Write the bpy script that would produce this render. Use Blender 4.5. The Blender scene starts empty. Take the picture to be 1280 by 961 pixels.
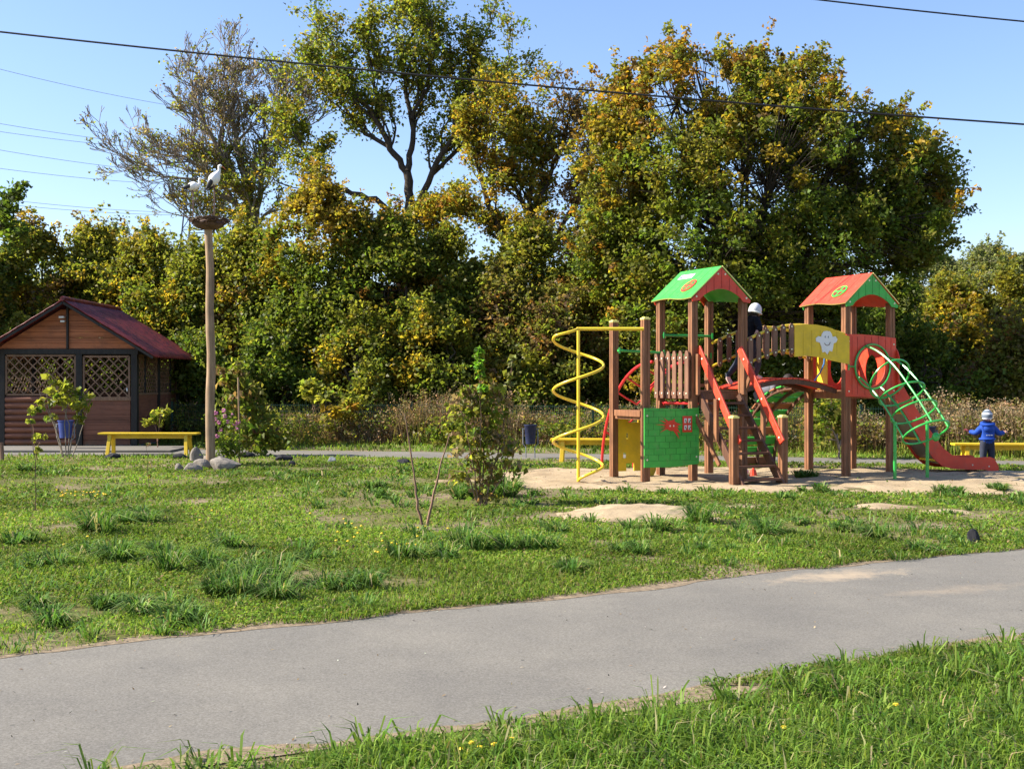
import bpy, bmesh, math, random
import numpy as np
from mathutils import Vector, Matrix, Quaternion

rng = np.random.default_rng(7)
random.seed(7)
SC = bpy.context.scene
COL = SC.collection
R = math.radians
PI = math.pi
F, HZ, CX, EYE = 1500.0, 478.0, 640.0, 1.6


def at(px, py, Y=None):
    """photo pixel -> world point: on the ground, or at distance Y"""
    if Y is None:
        Y = F * EYE / (py - HZ)
        return Vector(((px - CX) / F * Y, Y, 0.0))
    return Vector(((px - CX) / F * Y, Y, EYE - (py - HZ) / F * Y))


# ------------------------------------------------------------------ materials
def nodes(name):
    m = bpy.data.materials.new(name)
    m.use_nodes = True
    nt = m.node_tree
    b = nt.nodes['Principled BSDF']
    return m, nt, b


def N(nt, t, **kw):
    n = nt.nodes.new(t)
    for k, v in kw.items():
        if k in n.inputs:
            n.inputs[k].default_value = v
        else:
            setattr(n, k, v)
    return n


def ramp(nt, fac, stops):
    r = nt.nodes.new('ShaderNodeValToRGB')
    e = r.color_ramp.elements
    while len(e) < len(stops):
        e.new(0.5)
    for el, (p, c) in zip(e, stops):
        el.position = p
        el.color = (*c, 1)
    nt.links.new(fac, r.inputs[0])
    return r.outputs[0]


def noise(nt, scale, detail=4, rough=0.55, coord='Object', stretch=None, dist=0.0):
    tc = nt.nodes.new('ShaderNodeTexCoord')
    src = tc.outputs[coord]
    if stretch:
        mp = nt.nodes.new('ShaderNodeMapping')
        mp.inputs['Scale'].default_value = stretch
        nt.links.new(src, mp.inputs[0])
        src = mp.outputs[0]
    n = nt.nodes.new('ShaderNodeTexNoise')
    n.inputs['Scale'].default_value = scale
    n.inputs['Detail'].default_value = detail
    n.inputs['Roughness'].default_value = rough
    n.inputs['Distortion'].default_value = dist
    nt.links.new(src, n.inputs['Vector'])
    return n.outputs[0]


def bump(nt, b, height, strength=0.3, dist=0.01):
    bp = nt.nodes.new('ShaderNodeBump')
    bp.inputs['Strength'].default_value = strength
    bp.inputs['Distance'].default_value = dist
    nt.links.new(height, bp.inputs['Height'])
    nt.links.new(bp.outputs[0], b.inputs['Normal'])


def mix(nt, fac, a, c):
    mx = nt.nodes.new('ShaderNodeMix')
    mx.data_type = 'RGBA'
    if isinstance(fac, float):
        mx.inputs[0].default_value = fac
    else:
        nt.links.new(fac, mx.inputs[0])
    for s, v in ((mx.inputs[6], a), (mx.inputs[7], c)):
        if isinstance(v, tuple):
            s.default_value = (*v, 1)
        else:
            nt.links.new(v, s)
    return mx.outputs[2]


def mat_wood(name, c1, c2, stretch=(18, 18, 1.6), rough=0.6, spec=0.3):
    m, nt, b = nodes(name)
    g = noise(nt, 1.6, 6, 0.6, stretch=stretch, dist=0.6)
    col = ramp(nt, g, [(0.3, c1), (0.7, c2)])
    big = noise(nt, 2.2, 3)
    k = ramp(nt, big, [(0.35, (0.72, 0.72, 0.72)), (0.65, (1.08, 1.05, 1.0))])
    mu = nt.nodes.new('ShaderNodeMix'); mu.data_type = 'RGBA'; mu.blend_type = 'MULTIPLY'
    mu.inputs[0].default_value = 1.0
    nt.links.new(col, mu.inputs[6]); nt.links.new(k, mu.inputs[7])
    nt.links.new(mu.outputs[2], b.inputs['Base Color'])
    b.inputs['Roughness'].default_value = rough
    b.inputs['Specular IOR Level'].default_value = spec
    bump(nt, b, g, 0.25, 0.004)
    return m


def mat_paint(name, c, rough=0.4, var=0.12, spec=0.4, grime=0.0):
    m, nt, b = nodes(name)
    n = noise(nt, 3.0, 6, 0.65)
    lo = tuple(x * (1 - var) for x in c)
    hi = tuple(min(1, x * (1 + var * 0.7)) for x in c)
    col = ramp(nt, n, [(0.3, lo), (0.7, hi)])
    if grime:
        g = noise(nt, 9.0, 8, 0.7)
        gm = ramp(nt, g, [(0.52, (0, 0, 0)), (0.72, (grime, grime, grime))])
        col = mix(nt, gm, col, (0.22, 0.17, 0.11))
    nt.links.new(col, b.inputs['Base Color'])
    rr = ramp(nt, noise(nt, 14, 5), [(0.3, (rough * 0.75,) * 3), (0.7, (min(1, rough * 1.3),) * 3)])
    nt.links.new(rr, b.inputs['Roughness'])
    b.inputs['Specular IOR Level'].default_value = spec
    bump(nt, b, noise(nt, 60, 3), 0.08, 0.002)
    return m


def mat_leaf(name, trans=0.60, rough=0.5, spec=0.3, tint=(1.0, 1.0, 1.0)):
    """leaf surface: colour from the mesh's own leaf hue, light passes through"""
    m, nt, b = nodes(name)
    at_ = nt.nodes.new('ShaderNodeAttribute'); at_.attribute_name = 'hue'
    b.inputs['Roughness'].default_value = rough
    b.inputs['Specular IOR Level'].default_value = spec
    nt.links.new(at_.outputs['Color'], b.inputs['Base Color'])
    tr = nt.nodes.new('ShaderNodeBsdfTranslucent')
    mu = nt.nodes.new('ShaderNodeMix'); mu.data_type = 'RGBA'; mu.blend_type = 'MULTIPLY'
    mu.inputs[0].default_value = 1.0
    nt.links.new(at_.outputs['Color'], mu.inputs[6])
    mu.inputs[7].default_value = (1.25 * tint[0], 1.3 * tint[1], 0.75 * tint[2], 1)
    nt.links.new(mu.outputs[2], tr.inputs[0])
    ms = nt.nodes.new('ShaderNodeMixShader'); ms.inputs[0].default_value = trans
    nt.links.new(b.outputs[0], ms.inputs[1]); nt.links.new(tr.outputs[0], ms.inputs[2])
    nt.links.new(ms.outputs[0], nt.nodes['Material Output'].inputs[0])
    return m


def mat_bark(name, c1, c2):
    m, nt, b = nodes(name)
    g = noise(nt, 3.0, 8, 0.7, stretch=(6, 6, 1.2))
    nt.links.new(ramp(nt, g, [(0.3, c1), (0.7, c2)]), b.inputs['Base Color'])
    b.inputs['Roughness'].default_value = 0.9
    b.inputs['Specular IOR Level'].default_value = 0.1
    bump(nt, b, g, 0.6, 0.02)
    return m


M = {}
M['wood'] = mat_wood('stained_timber', (0.155, 0.066, 0.030), (0.31, 0.142, 0.066))
M['wood_dark'] = mat_wood('dark_timber', (0.085, 0.040, 0.024), (0.15, 0.070, 0.040))
M['wood_flat'] = mat_wood('stained_boards', (0.22, 0.085, 0.036), (0.36, 0.155, 0.065), stretch=(2, 14, 14))
M['picket'] = mat_wood('picket_timber', (0.15, 0.075, 0.045), (0.25, 0.13, 0.08))
M['red'] = mat_paint('red_paint', (0.65, 0.056, 0.022), 0.45, 0.22, grime=0.28)
M['red_pipe'] = mat_paint('red_pipe_paint', (0.66, 0.030, 0.030), 0.35)
M['green'] = mat_paint('green_paint', (0.048, 0.40, 0.052), 0.45, 0.22, grime=0.25)
M['green_pipe'] = mat_paint('green_pipe_paint', (0.030, 0.36, 0.060), 0.28, 0.08, spec=0.6)
M['yellow'] = mat_paint('yellow_paint', (0.72, 0.48, 0.018), 0.45, 0.2, grime=0.25)
M['yellow_pipe'] = mat_paint('yellow_pipe_paint', (0.80, 0.56, 0.030), 0.3, 0.08, spec=0.55)
M['cap'] = mat_paint('cap_plastic', (0.78, 0.68, 0.20), 0.5)
M['white'] = mat_paint('white_panel_paint', (0.72, 0.71, 0.68), 0.5, 0.06, grime=0.15)
M['groove'] = mat_paint('panel_groove', (0.030, 0.17, 0.030), 0.8)
M['groove_red'] = mat_paint('red_panel_groove', (0.20, 0.012, 0.010), 0.8)
M['groove_yellow'] = mat_paint('yellow_panel_groove', (0.40, 0.26, 0.010), 0.8)
M['bolt'] = mat_paint('bolt_cap', (0.80, 0.74, 0.52), 0.4)
M['steel'] = mat_paint('slide_steel', (0.30, 0.27, 0.24), 0.35)
M['steel'].node_tree.nodes['Principled BSDF'].inputs['Metallic'].default_value = 0.85
M['blue_rope'] = mat_paint('blue_rope', (0.06, 0.22, 0.55), 0.6)
M['bin_blue'] = mat_paint('navy_bin_paint', (0.012, 0.018, 0.060), 0.45, 0.2, grime=0.15)
M['barrel_blue'] = mat_paint('blue_bin_paint', (0.022, 0.045, 0.19), 0.45, 0.2, grime=0.2)
M['gaz_dark'] = mat_wood('black_stained_beam', (0.010, 0.010, 0.009), (0.030, 0.026, 0.021))
M['lattice'] = mat_wood('lattice_strip', (0.15, 0.085, 0.050), (0.26, 0.155, 0.09))
M['nest'] = mat_wood('nest_twigs', (0.045, 0.026, 0.018), (0.16, 0.09, 0.055), stretch=(10, 10, 10))
M['pole'] = mat_wood('peeled_log', (0.20, 0.125, 0.070), (0.42, 0.295, 0.18), stretch=(12, 12, 0.8), rough=0.8)
M['feather'] = mat_paint('white_plumage_paint', (0.78, 0.77, 0.74), 0.6, 0.05)
M['feather_black'] = mat_paint('black_plumage_paint', (0.015, 0.015, 0.018), 0.5)
M['leg_red'] = mat_paint('dull_leg_paint', (0.12, 0.06, 0.045), 0.6)
M['beak'] = mat_paint('orange_beak_paint', (0.60, 0.15, 0.04), 0.5)
M['wire'] = mat_paint('black_cable_sheath', (0.012, 0.012, 0.014), 0.6)
M['wire_far'] = mat_paint('aluminium_conductor', (0.36, 0.40, 0.46), 0.5)
M['pylon'] = mat_paint('pylon_steel', (0.10, 0.11, 0.13), 0.6)
M['fence'] = mat_paint('green_fence_wire', (0.012, 0.045, 0.028), 0.5)
M['skin'] = mat_paint('skin', (0.55, 0.30, 0.21), 0.55, 0.05)
M['jacket_blue'] = mat_paint('blue_jacket_cloth', (0.018, 0.065, 0.33), 0.75, 0.25, 0.2)
M['trousers'] = mat_paint('dark_denim', (0.040, 0.045, 0.065), 0.85, 0.3, 0.1)
M['black_cloth'] = mat_paint('black_cloth', (0.010, 0.010, 0.014), 0.85, 0.3, 0.1)
M['grey_cloth'] = mat_paint('grey_cloth', (0.13, 0.13, 0.15), 0.85, 0.2, 0.1)
M['hat_white'] = mat_paint('white_knit', (0.60, 0.60, 0.63), 0.9, 0.08, 0.1)
M['shoe'] = mat_paint('pale_shoe', (0.60, 0.42, 0.36), 0.7)
M['hair'] = mat_paint('dark_hair', (0.02, 0.014, 0.010), 0.7)
M['grey_light'] = mat_paint('lamp_housing', (0.6, 0.6, 0.56), 0.4)
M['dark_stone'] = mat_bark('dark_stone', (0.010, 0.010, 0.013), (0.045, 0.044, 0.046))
M['grey_stone'] = mat_bark('grey_stone', (0.10, 0.11, 0.12), (0.28, 0.29, 0.29))
M['petal_pink'] = mat_paint('pink_petal', (0.62, 0.20, 0.36), 0.6)
M['leaf'] = mat_leaf('leaf_surface')
M['leaf_dry'] = mat_leaf('dry_stalk_surface', 0.22, 0.7, 0.1)
M['blade'] = mat_leaf('grass_blade_surface', 0.40, 0.6, 0.12)
M['bark'] = mat_bark('tree_bark', (0.030, 0.024, 0.018), (0.105, 0.085, 0.065))
M['bark_pale'] = mat_bark('pale_bark', (0.14, 0.115, 0.09), (0.32, 0.265, 0.20))
M['twig'] = mat_bark('twig_bark', (0.12, 0.065, 0.045), (0.28, 0.18, 0.12))


def mat_plank_wall(name, c1, c2, pitch, axis='z'):
    m, nt, b = nodes(name)
    tc = nt.nodes.new('ShaderNodeTexCoord')
    sp = nt.nodes.new('ShaderNodeSeparateXYZ')
    nt.links.new(tc.outputs['Object'], sp.inputs[0])
    mu = N(nt, 'ShaderNodeMath', operation='MULTIPLY'); mu.inputs[1].default_value = 1 / pitch
    nt.links.new(sp.outputs['XYZ'.index(axis.upper())], mu.inputs[0])
    fl = N(nt, 'ShaderNodeMath', operation='FLOOR'); nt.links.new(mu.outputs[0], fl.inputs[0])
    wn = N(nt, 'ShaderNodeTexWhiteNoise', noise_dimensions='1D'); nt.links.new(fl.outputs[0], wn.inputs['W'])
    g = noise(nt, 1.5, 6, 0.6, stretch=(1.5, 1.5, 22) if axis == 'z' else (22, 22, 1.5), dist=0.4)
    base = ramp(nt, g, [(0.3, c1), (0.7, c2)])
    tone = ramp(nt, wn.outputs['Value'], [(0.0, (0.78, 0.76, 0.74)), (1.0, (1.12, 1.1, 1.08))])
    mm = nt.nodes.new('ShaderNodeMix'); mm.data_type = 'RGBA'; mm.blend_type = 'MULTIPLY'; mm.inputs[0].default_value = 1.0
    nt.links.new(base, mm.inputs[6]); nt.links.new(tone, mm.inputs[7])
    zz = N(nt, 'ShaderNodeMath', operation='MULTIPLY_ADD'); nt.links.new(sp.outputs[2], zz.inputs[0]); zz.inputs[1].default_value = -1.6
    nt.links.new(noise(nt, 3.5, 7, 0.7), zz.inputs[2])
    dk = ramp(nt, zz.outputs[0], [(0.25, (0, 0, 0)), (0.6, (.55, .55, .55))])
    blot = ramp(nt, noise(nt, 2.6, 7, 0.7), [(0.5, (0, 0, 0)), (0.72, (.5, .5, .5))])
    c_ = mix(nt, blot, mm.outputs[2], (0.07, 0.04, 0.028))
    c_ = mix(nt, dk, c_, (0.13, 0.105, 0.075))
    nt.links.new(c_, b.inputs['Base Color'])
    b.inputs['Roughness'].default_value = 0.65
    b.inputs['Specular IOR Level'].default_value = 0.25
    bump(nt, b, g, 0.2, 0.004)
    return m


M['gaz_gable'] = mat_plank_wall('gable_boards', (0.27, 0.090, 0.036), (0.42, 0.155, 0.064), 0.145)
M['gaz_wall'] = mat_plank_wall('brown_siding', (0.14, 0.055, 0.032), (0.22, 0.095, 0.055), 0.15)


def mat_roof():
    m, nt, b = nodes('dark_red_metal_sheet')
    n = noise(nt, 2.5, 6, 0.65)
    n2 = noise(nt, 7.0, 6, 0.7)
    c = ramp(nt, n, [(0.35, (0.12, 0.013, 0.012)), (0.65, (0.25, 0.034, 0.028))])
    c = mix(nt, ramp(nt, n2, [(0.50, (0, 0, 0)), (0.60, (.8, .8, .8))]), c, (0.045, 0.010, 0.014))
    nt.links.new(c, b.inputs['Base Color'])
    nt.links.new(ramp(nt, n2, [(0.4, (0.38,) * 3), (0.6, (0.62,) * 3)]), b.inputs['Roughness'])
    b.inputs['Specular IOR Level'].default_value = 0.4
    return m


M['roof'] = mat_roof()


def mat_ground():
    m, nt, b = nodes('lawn_soil')
    a = noise(nt, 0.55, 6, 0.6, 'Object')
    f = noise(nt, 9.0, 6, 0.7, 'Object')
    green = ramp(nt, f, [(0.3, (0.060, 0.070, 0.018)), (0.55, (0.125, 0.120, 0.038)), (0.75, (0.20, 0.165, 0.08))])
    dirt = ramp(nt, f, [(0.3, (0.13, 0.098, 0.058)), (0.7, (0.29, 0.225, 0.14))])
    k = ramp(nt, a, [(0.46, (0, 0, 0)), (0.60, (1, 1, 1))])
    nt.links.new(mix(nt, k, green, dirt), b.inputs['Base Color'])
    b.inputs['Roughness'].default_value = 0.95
    b.inputs['Specular IOR Level'].default_value = 0.1
    bump(nt, b, f, 0.6, 0.03)
    return m


M['ground'] = mat_ground()


def mat_asphalt(name, spill=None):
    m, nt, b = nodes(name)
    f = noise(nt, 75.0, 8, 0.85)
    g = noise(nt, 0.9, 7, 0.65)
    h = noise(nt, 16.0, 8, 0.75)
    c = ramp(nt, f, [(0.36, (0.105, 0.096, 0.079)), (0.50, (0.168, 0.155, 0.129)), (0.64, (0.255, 0.237, 0.202))])
    k = ramp(nt, g, [(0.35, (0.84, 0.84, 0.85)), (0.65, (1.08, 1.07, 1.05))])
    mm = nt.nodes.new('ShaderNodeMix'); mm.data_type = 'RGBA'; mm.blend_type = 'MULTIPLY'; mm.inputs[0].default_value = 1.0
    nt.links.new(c, mm.inputs[6]); nt.links.new(k, mm.inputs[7])
    col = mm.outputs[2]
    st = ramp(nt, h, [(0.62, (0, 0, 0)), (0.75, (0.5, 0.5, 0.5))])
    col = mix(nt, st, col, (0.24, 0.21, 0.165))
    vs_ = ramp(nt, noise(nt, 26.0, 3, 0.5), [(0.25, (0.75, 0.75, 0.75)), (0.31, (0, 0, 0))])
    col = mix(nt, vs_, col, (0.045, 0.042, 0.04))
    if spill:
        tc = nt.nodes.new('ShaderNodeTexCoord')
        for (x, y, rx, ry, rot, amount) in spill:
            mp = nt.nodes.new('ShaderNodeMapping')
            mp.vector_type = 'TEXTURE'
            mp.inputs['Location'].default_value = (x, y, 0)
            mp.inputs['Rotation'].default_value = (0, 0, rot)
            mp.inputs['Scale'].default_value = (rx, ry, 1)
            nt.links.new(tc.outputs['Object'], mp.inputs[0])
            ln = N(nt, 'ShaderNodeVectorMath', operation='LENGTH')
            nt.links.new(mp.outputs[0], ln.inputs[0])
            nn = noise(nt, 5.0, 8, 0.75)
            ad = N(nt, 'ShaderNodeMath', operation='MULTIPLY_ADD')
            ad.inputs[1].default_value = 2.6; nt.links.new(nn, ad.inputs[0])
            nt.links.new(ln.outputs['Value'], ad.inputs[2])
            kk = ramp(nt, ad.outputs[0], [(0.56, (amount,) * 3), (0.86, (0, 0, 0))])
            # ramp clamps at 1: rescale the measure into 0..1
            sc = N(nt, 'ShaderNodeMath', operation='MULTIPLY'); sc.inputs[1].default_value = 0.40
            nt.links.new(ad.outputs[0], sc.inputs[0])
            nt.links.new(sc.outputs[0], kk.node.inputs[0])
            col = mix(nt, kk, col, (0.40, 0.31, 0.205))
    nt.links.new(col, b.inputs['Base Color'])
    b.inputs['Roughness'].default_value = 0.85
    b.inputs['Specular IOR Level'].default_value = 0.25
    bump(nt, b, f, 0.5, 0.004)
    return m


def mat_sand():
    m, nt, b = nodes('pale_sand')
    f = noise(nt, 160.0, 3, 0.7)
    g = noise(nt, 1.3, 6, 0.65)
    c = ramp(nt, g, [(0.3, (0.27, 0.198, 0.118)), (0.5, (0.375, 0.285, 0.175)), (0.7, (0.44, 0.34, 0.215))])
    k = ramp(nt, f, [(0.3, (0.85, 0.85, 0.85)), (0.7, (1.08, 1.08, 1.08))])
    mm = nt.nodes.new('ShaderNodeMix'); mm.data_type = 'RGBA'; mm.blend_type = 'MULTIPLY'; mm.inputs[0].default_value = 1.0
    nt.links.new(c, mm.inputs[6]); nt.links.new(k, mm.inputs[7])
    nt.links.new(mm.outputs[2], b.inputs['Base Color'])
    b.inputs['Roughness'].default_value = 0.95
    b.inputs['Specular IOR Level'].default_value = 0.1
    bump(nt, b, noise(nt, 18, 6, 0.7), 0.5, 0.03)
    return m


M['sand'] = mat_sand()


def mat_rock():
    m, nt, b = nodes('field_stone')
    g = noise(nt, 4.0, 8, 0.7)
    nt.links.new(ramp(nt, g, [(0.3, (0.10, 0.085, 0.07)), (0.5, (0.21, 0.18, 0.145)), (0.7, (0.32, 0.27, 0.21))]), b.inputs['Base Color'])
    b.inputs['Roughness'].default_value = 0.9
    bump(nt, b, noise(nt, 22, 6, 0.7), 0.6, 0.02)
    return m


M['rock'] = mat_rock()


# ------------------------------------------------------------------ mesh builder
class MB:
    def __init__(self):
        self.v, self.f, self.m = [], [], []

    def add(self, vs, fs, mi=0):
        o = len(self.v)
        self.v.extend(tuple(v) for v in vs)
        for f in fs:
            self.f.append(tuple(i + o for i in f)); self.m.append(mi)
        return self

    def box(self, c, s, mi=0, rot=None):
        hx, hy, hz = s[0] / 2, s[1] / 2, s[2] / 2
        vs = [Vector((x * hx, y * hy, z * hz)) for z in (-1, 1) for y in (-1, 1) for x in (-1, 1)]
        if rot is not None:
            vs = [rot @ v for v in vs]
        c = Vector(c)
        vs = [v + c for v in vs]
        return self.add(vs, [(0, 2, 3, 1), (4, 5, 7, 6), (0, 1, 5, 4), (2, 6, 7, 3), (0, 4, 6, 2), (1, 3, 7, 5)], mi)

    def bar(self, a, b, w, h, up=(0, 0, 1), mi=0):
        """square bar from a to b; w across, h along 'up'"""
        a, b = Vector(a), Vector(b)
        d = (b - a); L = d.length; d.normalize()
        u = Vector(up)
        s = d.cross(u)
        if s.length < 1e-5:
            s = d.cross(Vector((1, 0, 0)))
        s.normalize(); u = s.cross(d).normalized()
        rot = Matrix((s, d, u)).transposed()
        return self.box((a + b) / 2, (w, L, h), mi, rot)

    def tube(self, pts, rad, n=8, mi=0, closed=False):
        pts = [Vector(p) for p in pts]
        k = len(pts)
        rads = [rad] * k if not hasattr(rad, '__len__') else list(rad)
        vs, fs = [], []
        prev = None
        for i, p in enumerate(pts):
            if closed:
                d = pts[(i + 1) % k] - pts[i - 1]
            else:
                d = pts[min(i + 1, k - 1)] - pts[max(i - 1, 0)]
            if d.length < 1e-9:
                d = Vector((0, 0, 1))
            d.normalize()
            if prev is None:
                a = d.cross(Vector((0, 0, 1)))
                if a.length < 1e-3:
                    a = d.cross(Vector((1, 0, 0)))
                a.normalize()
            else:
                a = prev - d * prev.dot(d)
                if a.length < 1e-6:
                    a = d.cross(Vector((0.3, 1, 0.2)))
                a.normalize()
            prev = a
            c = d.cross(a)
            for j in range(n):
                t = 2 * PI * j / n
                vs.append(p + (a * math.cos(t) + c * math.sin(t)) * rads[i])
        rng_ = range(k) if closed else range(k - 1)
        for i in rng_:
            i2 = (i + 1) % k
            for j in range(n):
                j2 = (j + 1) % n
                fs.append((i * n + j, i * n + j2, i2 * n + j2, i2 * n + j))
        if not closed:
            fs.append(tuple(reversed(range(n))))
            fs.append(tuple((k - 1) * n + j for j in range(n)))
        return self.add(vs, fs, mi)

    def plate(self, o, xd, yd, outline, th, mi=0, edge=None):
        """extruded flat outline; thickness grows along xd x yd"""
        o, xd, yd = Vector(o), Vector(xd).normalized(), Vector(yd).normalized()
        nd = xd.cross(yd)
        k = len(outline)
        vs = [o + xd * x + yd * y for x, y in outline] + [o + xd * x + yd * y + nd * th for x, y in outline]
        area = sum(outline[i][0] * outline[(i + 1) % k][1] - outline[(i + 1) % k][0] * outline[i][1] for i in range(k))
        idx = list(range(k))
        if area < 0:
            idx.reverse()
        self.add(vs, [tuple(i + k for i in idx), tuple(reversed(idx))], mi)
        base = len(self.v) - 2 * k
        for q in range(k):
            i, j = idx[q], idx[(q + 1) % k]
            self.f.append((base + i, base + j, base + j + k, base + i + k)); self.m.append(mi if edge is None else edge)
        return self

    def plate_hole(self, o, xd, yd, outline, hole, th, mi=0, n=72):
        """plate with one round/oval hole: hole = (cx, cy, rx, ry); outline star-shaped about the hole"""
        o, xd, yd = Vector(o), Vector(xd).normalized(), Vector(yd).normalized()
        nd = xd.cross(yd)
        cx, cy, rx, ry = hole
        angs = [2 * PI * i / n for i in range(n)]
        for (x, y) in outline:
            angs.append(math.atan2(y - cy, x - cx) % (2 * PI))
        angs = sorted(set(round(a, 5) for a in angs))
        outer, inner = [], []
        k = len(outline)
        for a in angs:
            d = (math.cos(a), math.sin(a)); best = None
            for i in range(k):
                (x1, y1), (x2, y2) = outline[i], outline[(i + 1) % k]
                ex, ey = x2 - x1, y2 - y1
                den = d[0] * ey - d[1] * ex
                if abs(den) < 1e-9:
                    continue
                t = ((x1 - cx) * ey - (y1 - cy) * ex) / den
                s = ((x1 - cx) * d[1] - (y1 - cy) * d[0]) / den
                if t > 0 and -1e-4 <= s <= 1 + 1e-4 and (best is None or t < best):
                    best = t
            best = best or 0.5
            outer.append((cx + d[0] * best, cy + d[1] * best)); inner.append((cx + d[0] * rx, cy + d[1] * ry))
        k = len(angs)
        P = lambda p, t: o + xd * p[0] + yd * p[1] + nd * t
        vs = [P(p, 0) for p in outer] + [P(p, 0) for p in inner] + [P(p, th) for p in outer] + [P(p, th) for p in inner]
        fs = []
        for i in range(k):
            j = (i + 1) % k
            fs += [(i, k + i, k + j, j), (2 * k + i, 2 * k + j, 3 * k + j, 3 * k + i), (i, j, 2 * k + j, 2 * k + i), (k + i, 3 * k + i, 3 * k + j, k + j)]
        return self.add(vs, fs, mi)

    def ellipsoid(self, c, r, mi=0, rot=None, nu=12, nv=8, jit=0.0):
        c = Vector(c); vs, fs = [], []
        for i in range(nv + 1):
            t = PI * i / nv
            for j in range(nu):
                p = 2 * PI * j / nu
                k = 1 + (random.uniform(-jit, jit) if jit else 0)
                v = Vector((r[0] * math.sin(t) * math.cos(p) * k, r[1] * math.sin(t) * math.sin(p) * k, r[2] * math.cos(t) * k))
                if rot is not None:
                    v = rot @ v
                vs.append(v + c)
        for i in range(nv):
            for j in range(nu):
                j2 = (j + 1) % nu
                fs.append((i * nu + j, (i + 1) * nu + j, (i + 1) * nu + j2, i * nu + j2))
        return self.add(vs, fs, mi)

    def build(self, name, mats, parent=None, smooth=False, bevel=0.0, loc=None):
        me = bpy.data.meshes.new(name)
        me.from_pydata(self.v, [], self.f)
        if not isinstance(mats, (list, tuple)):
            mats = [mats]
        for m in mats:
            me.materials.append(M[m] if isinstance(m, str) else m)
        me.polygons.foreach_set('material_index', self.m)
        if smooth:
            me.polygons.foreach_set('use_smooth', [True] * len(self.f))
        me.validate(); me.update()
        o = bpy.data.objects.new(name, me)
        COL.objects.link(o)
        if bevel:
            b = o.modifiers.new('edge', 'BEVEL'); b.width = bevel; b.segments = 2; b.limit_method = 'ANGLE'; b.angle_limit = R(50)
        if parent is not None:
            o.parent = parent
        if loc is not None:
            o.location = loc
        if smooth:
            try:
                me.set_sharp_from_angle(angle=R(50))
            except Exception:
                pass
        return o


def tag(o, label=None, cat=None, group=None, kind=None):
    if label: o['label'] = label
    if cat: o['category'] = cat
    if group: o['group'] = group
    if kind: o['kind'] = kind
    return o


def thing(name, loc, label, cat, rz=0, group=None):
    o = bpy.data.objects.new(name, None)
    o.empty_display_size = 0.2
    COL.objects.link(o)
    o.location = loc; o.rotation_euler = (0, 0, rz)
    return tag(o, label, cat, group)


def copy_tree(o, parent=None):
    c = o.copy(); COL.objects.link(c)
    if parent is not None:
        c.parent = parent
    for ch in list(o.children):
        copy_tree(ch, c)
    return c


def np_mesh(name, V, loops, starts, totals, mat, hue=None, parent=None, mats=None, midx=None, smooth=False):
    me = bpy.data.meshes.new(name)
    me.vertices.add(len(V)); me.vertices.foreach_set('co', np.ascontiguousarray(V, dtype=np.float32).ravel())
    me.loops.add(len(loops)); me.loops.foreach_set('vertex_index', np.asarray(loops, dtype=np.int32))
    me.polygons.add(len(starts))
    me.polygons.foreach_set('loop_start', np.asarray(starts, dtype=np.int32))
    me.polygons.foreach_set('loop_total', np.asarray(totals, dtype=np.int32))
    for mm in ([mat] if mats is None else mats):
        me.materials.append(M[mm])
    if midx is not None:
        me.polygons.foreach_set('material_index', np.asarray(midx, dtype=np.int32))
    if smooth:
        me.polygons.foreach_set('use_smooth', np.ones(len(starts), dtype=bool))
    me.update(calc_edges=True)
    if hue is not None:
        a = me.attributes.new('hue', 'FLOAT_COLOR', 'POINT')
        c = np.ones((len(V), 4), dtype=np.float32); c[:, :3] = hue
        a.data.foreach_set('color', c.ravel())
    o = bpy.data.objects.new(name, me); COL.objects.link(o)
    if parent is not None:
        o.parent = parent
    return o


# ------------------------------------------------------------------ numpy foliage helpers
def unit(a):
    return a / np.maximum(np.linalg.norm(a, axis=1, keepdims=True), 1e-9)


class VNoise:
    """smooth lattice noise in 2-D or 3-D, 0..1"""
    def __init__(self, seed):
        self.t = np.random.default_rng(seed).random((64, 64, 64))

    def __call__(self, P, s):
        P = np.asarray(P, dtype=float)
        if P.shape[1] == 2:
            P = np.c_[P, np.zeros(len(P))]
        q = P * s + 1000.0
        i = np.floor(q).astype(int); f = q - i; f = f * f * (3 - 2 * f)
        out = 0
        for dx in (0, 1):
            for dy in (0, 1):
                for dz in (0, 1):
                    w = (f[:, 0] if dx else 1 - f[:, 0]) * (f[:, 1] if dy else 1 - f[:, 1]) * (f[:, 2] if dz else 1 - f[:, 2])
                    out = out + w * self.t[(i[:, 0] + dx) % 64, (i[:, 1] + dy) % 64, (i[:, 2] + dz) % 64]
        return out


VN = VNoise(3)


def leaf_arrays(P, L, W, col, droop=0.35, up=0.5, curl=0.25, axis=None):
    n = len(P)
    a = rng.normal(size=(n, 3)) if axis is None else axis + rng.normal(size=(n, 3)) * 0.35
    if axis is None:
        a[:, 2] = a[:, 2] * 0.6 - droop
    a = unit(a)
    nn = rng.normal(size=(n, 3)); nn[:, 2] += up * 2
    b = unit(np.cross(a, nn)); c = np.cross(b, a)
    L = L[:, None]; W = W[:, None]
    V = np.empty((n, 4, 3))
    V[:, 0] = P - a * L * 0.5
    V[:, 1] = P + b * W * 0.5 + c * W * curl - a * L * 0.05
    V[:, 2] = P + a * L * 0.5 - c * L * 0.12
    V[:, 3] = P - b * W * 0.5 + c * W * curl - a * L * 0.05
    return V.reshape(-1, 3), np.repeat(col, 4, axis=0)


def leaf_mesh(name, V, H, mat='leaf', parent=None):
    n = len(V) // 4
    return np_mesh(name, V, np.arange(4 * n), np.arange(n) * 4, np.full(n, 4), mat, H, parent)


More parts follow.
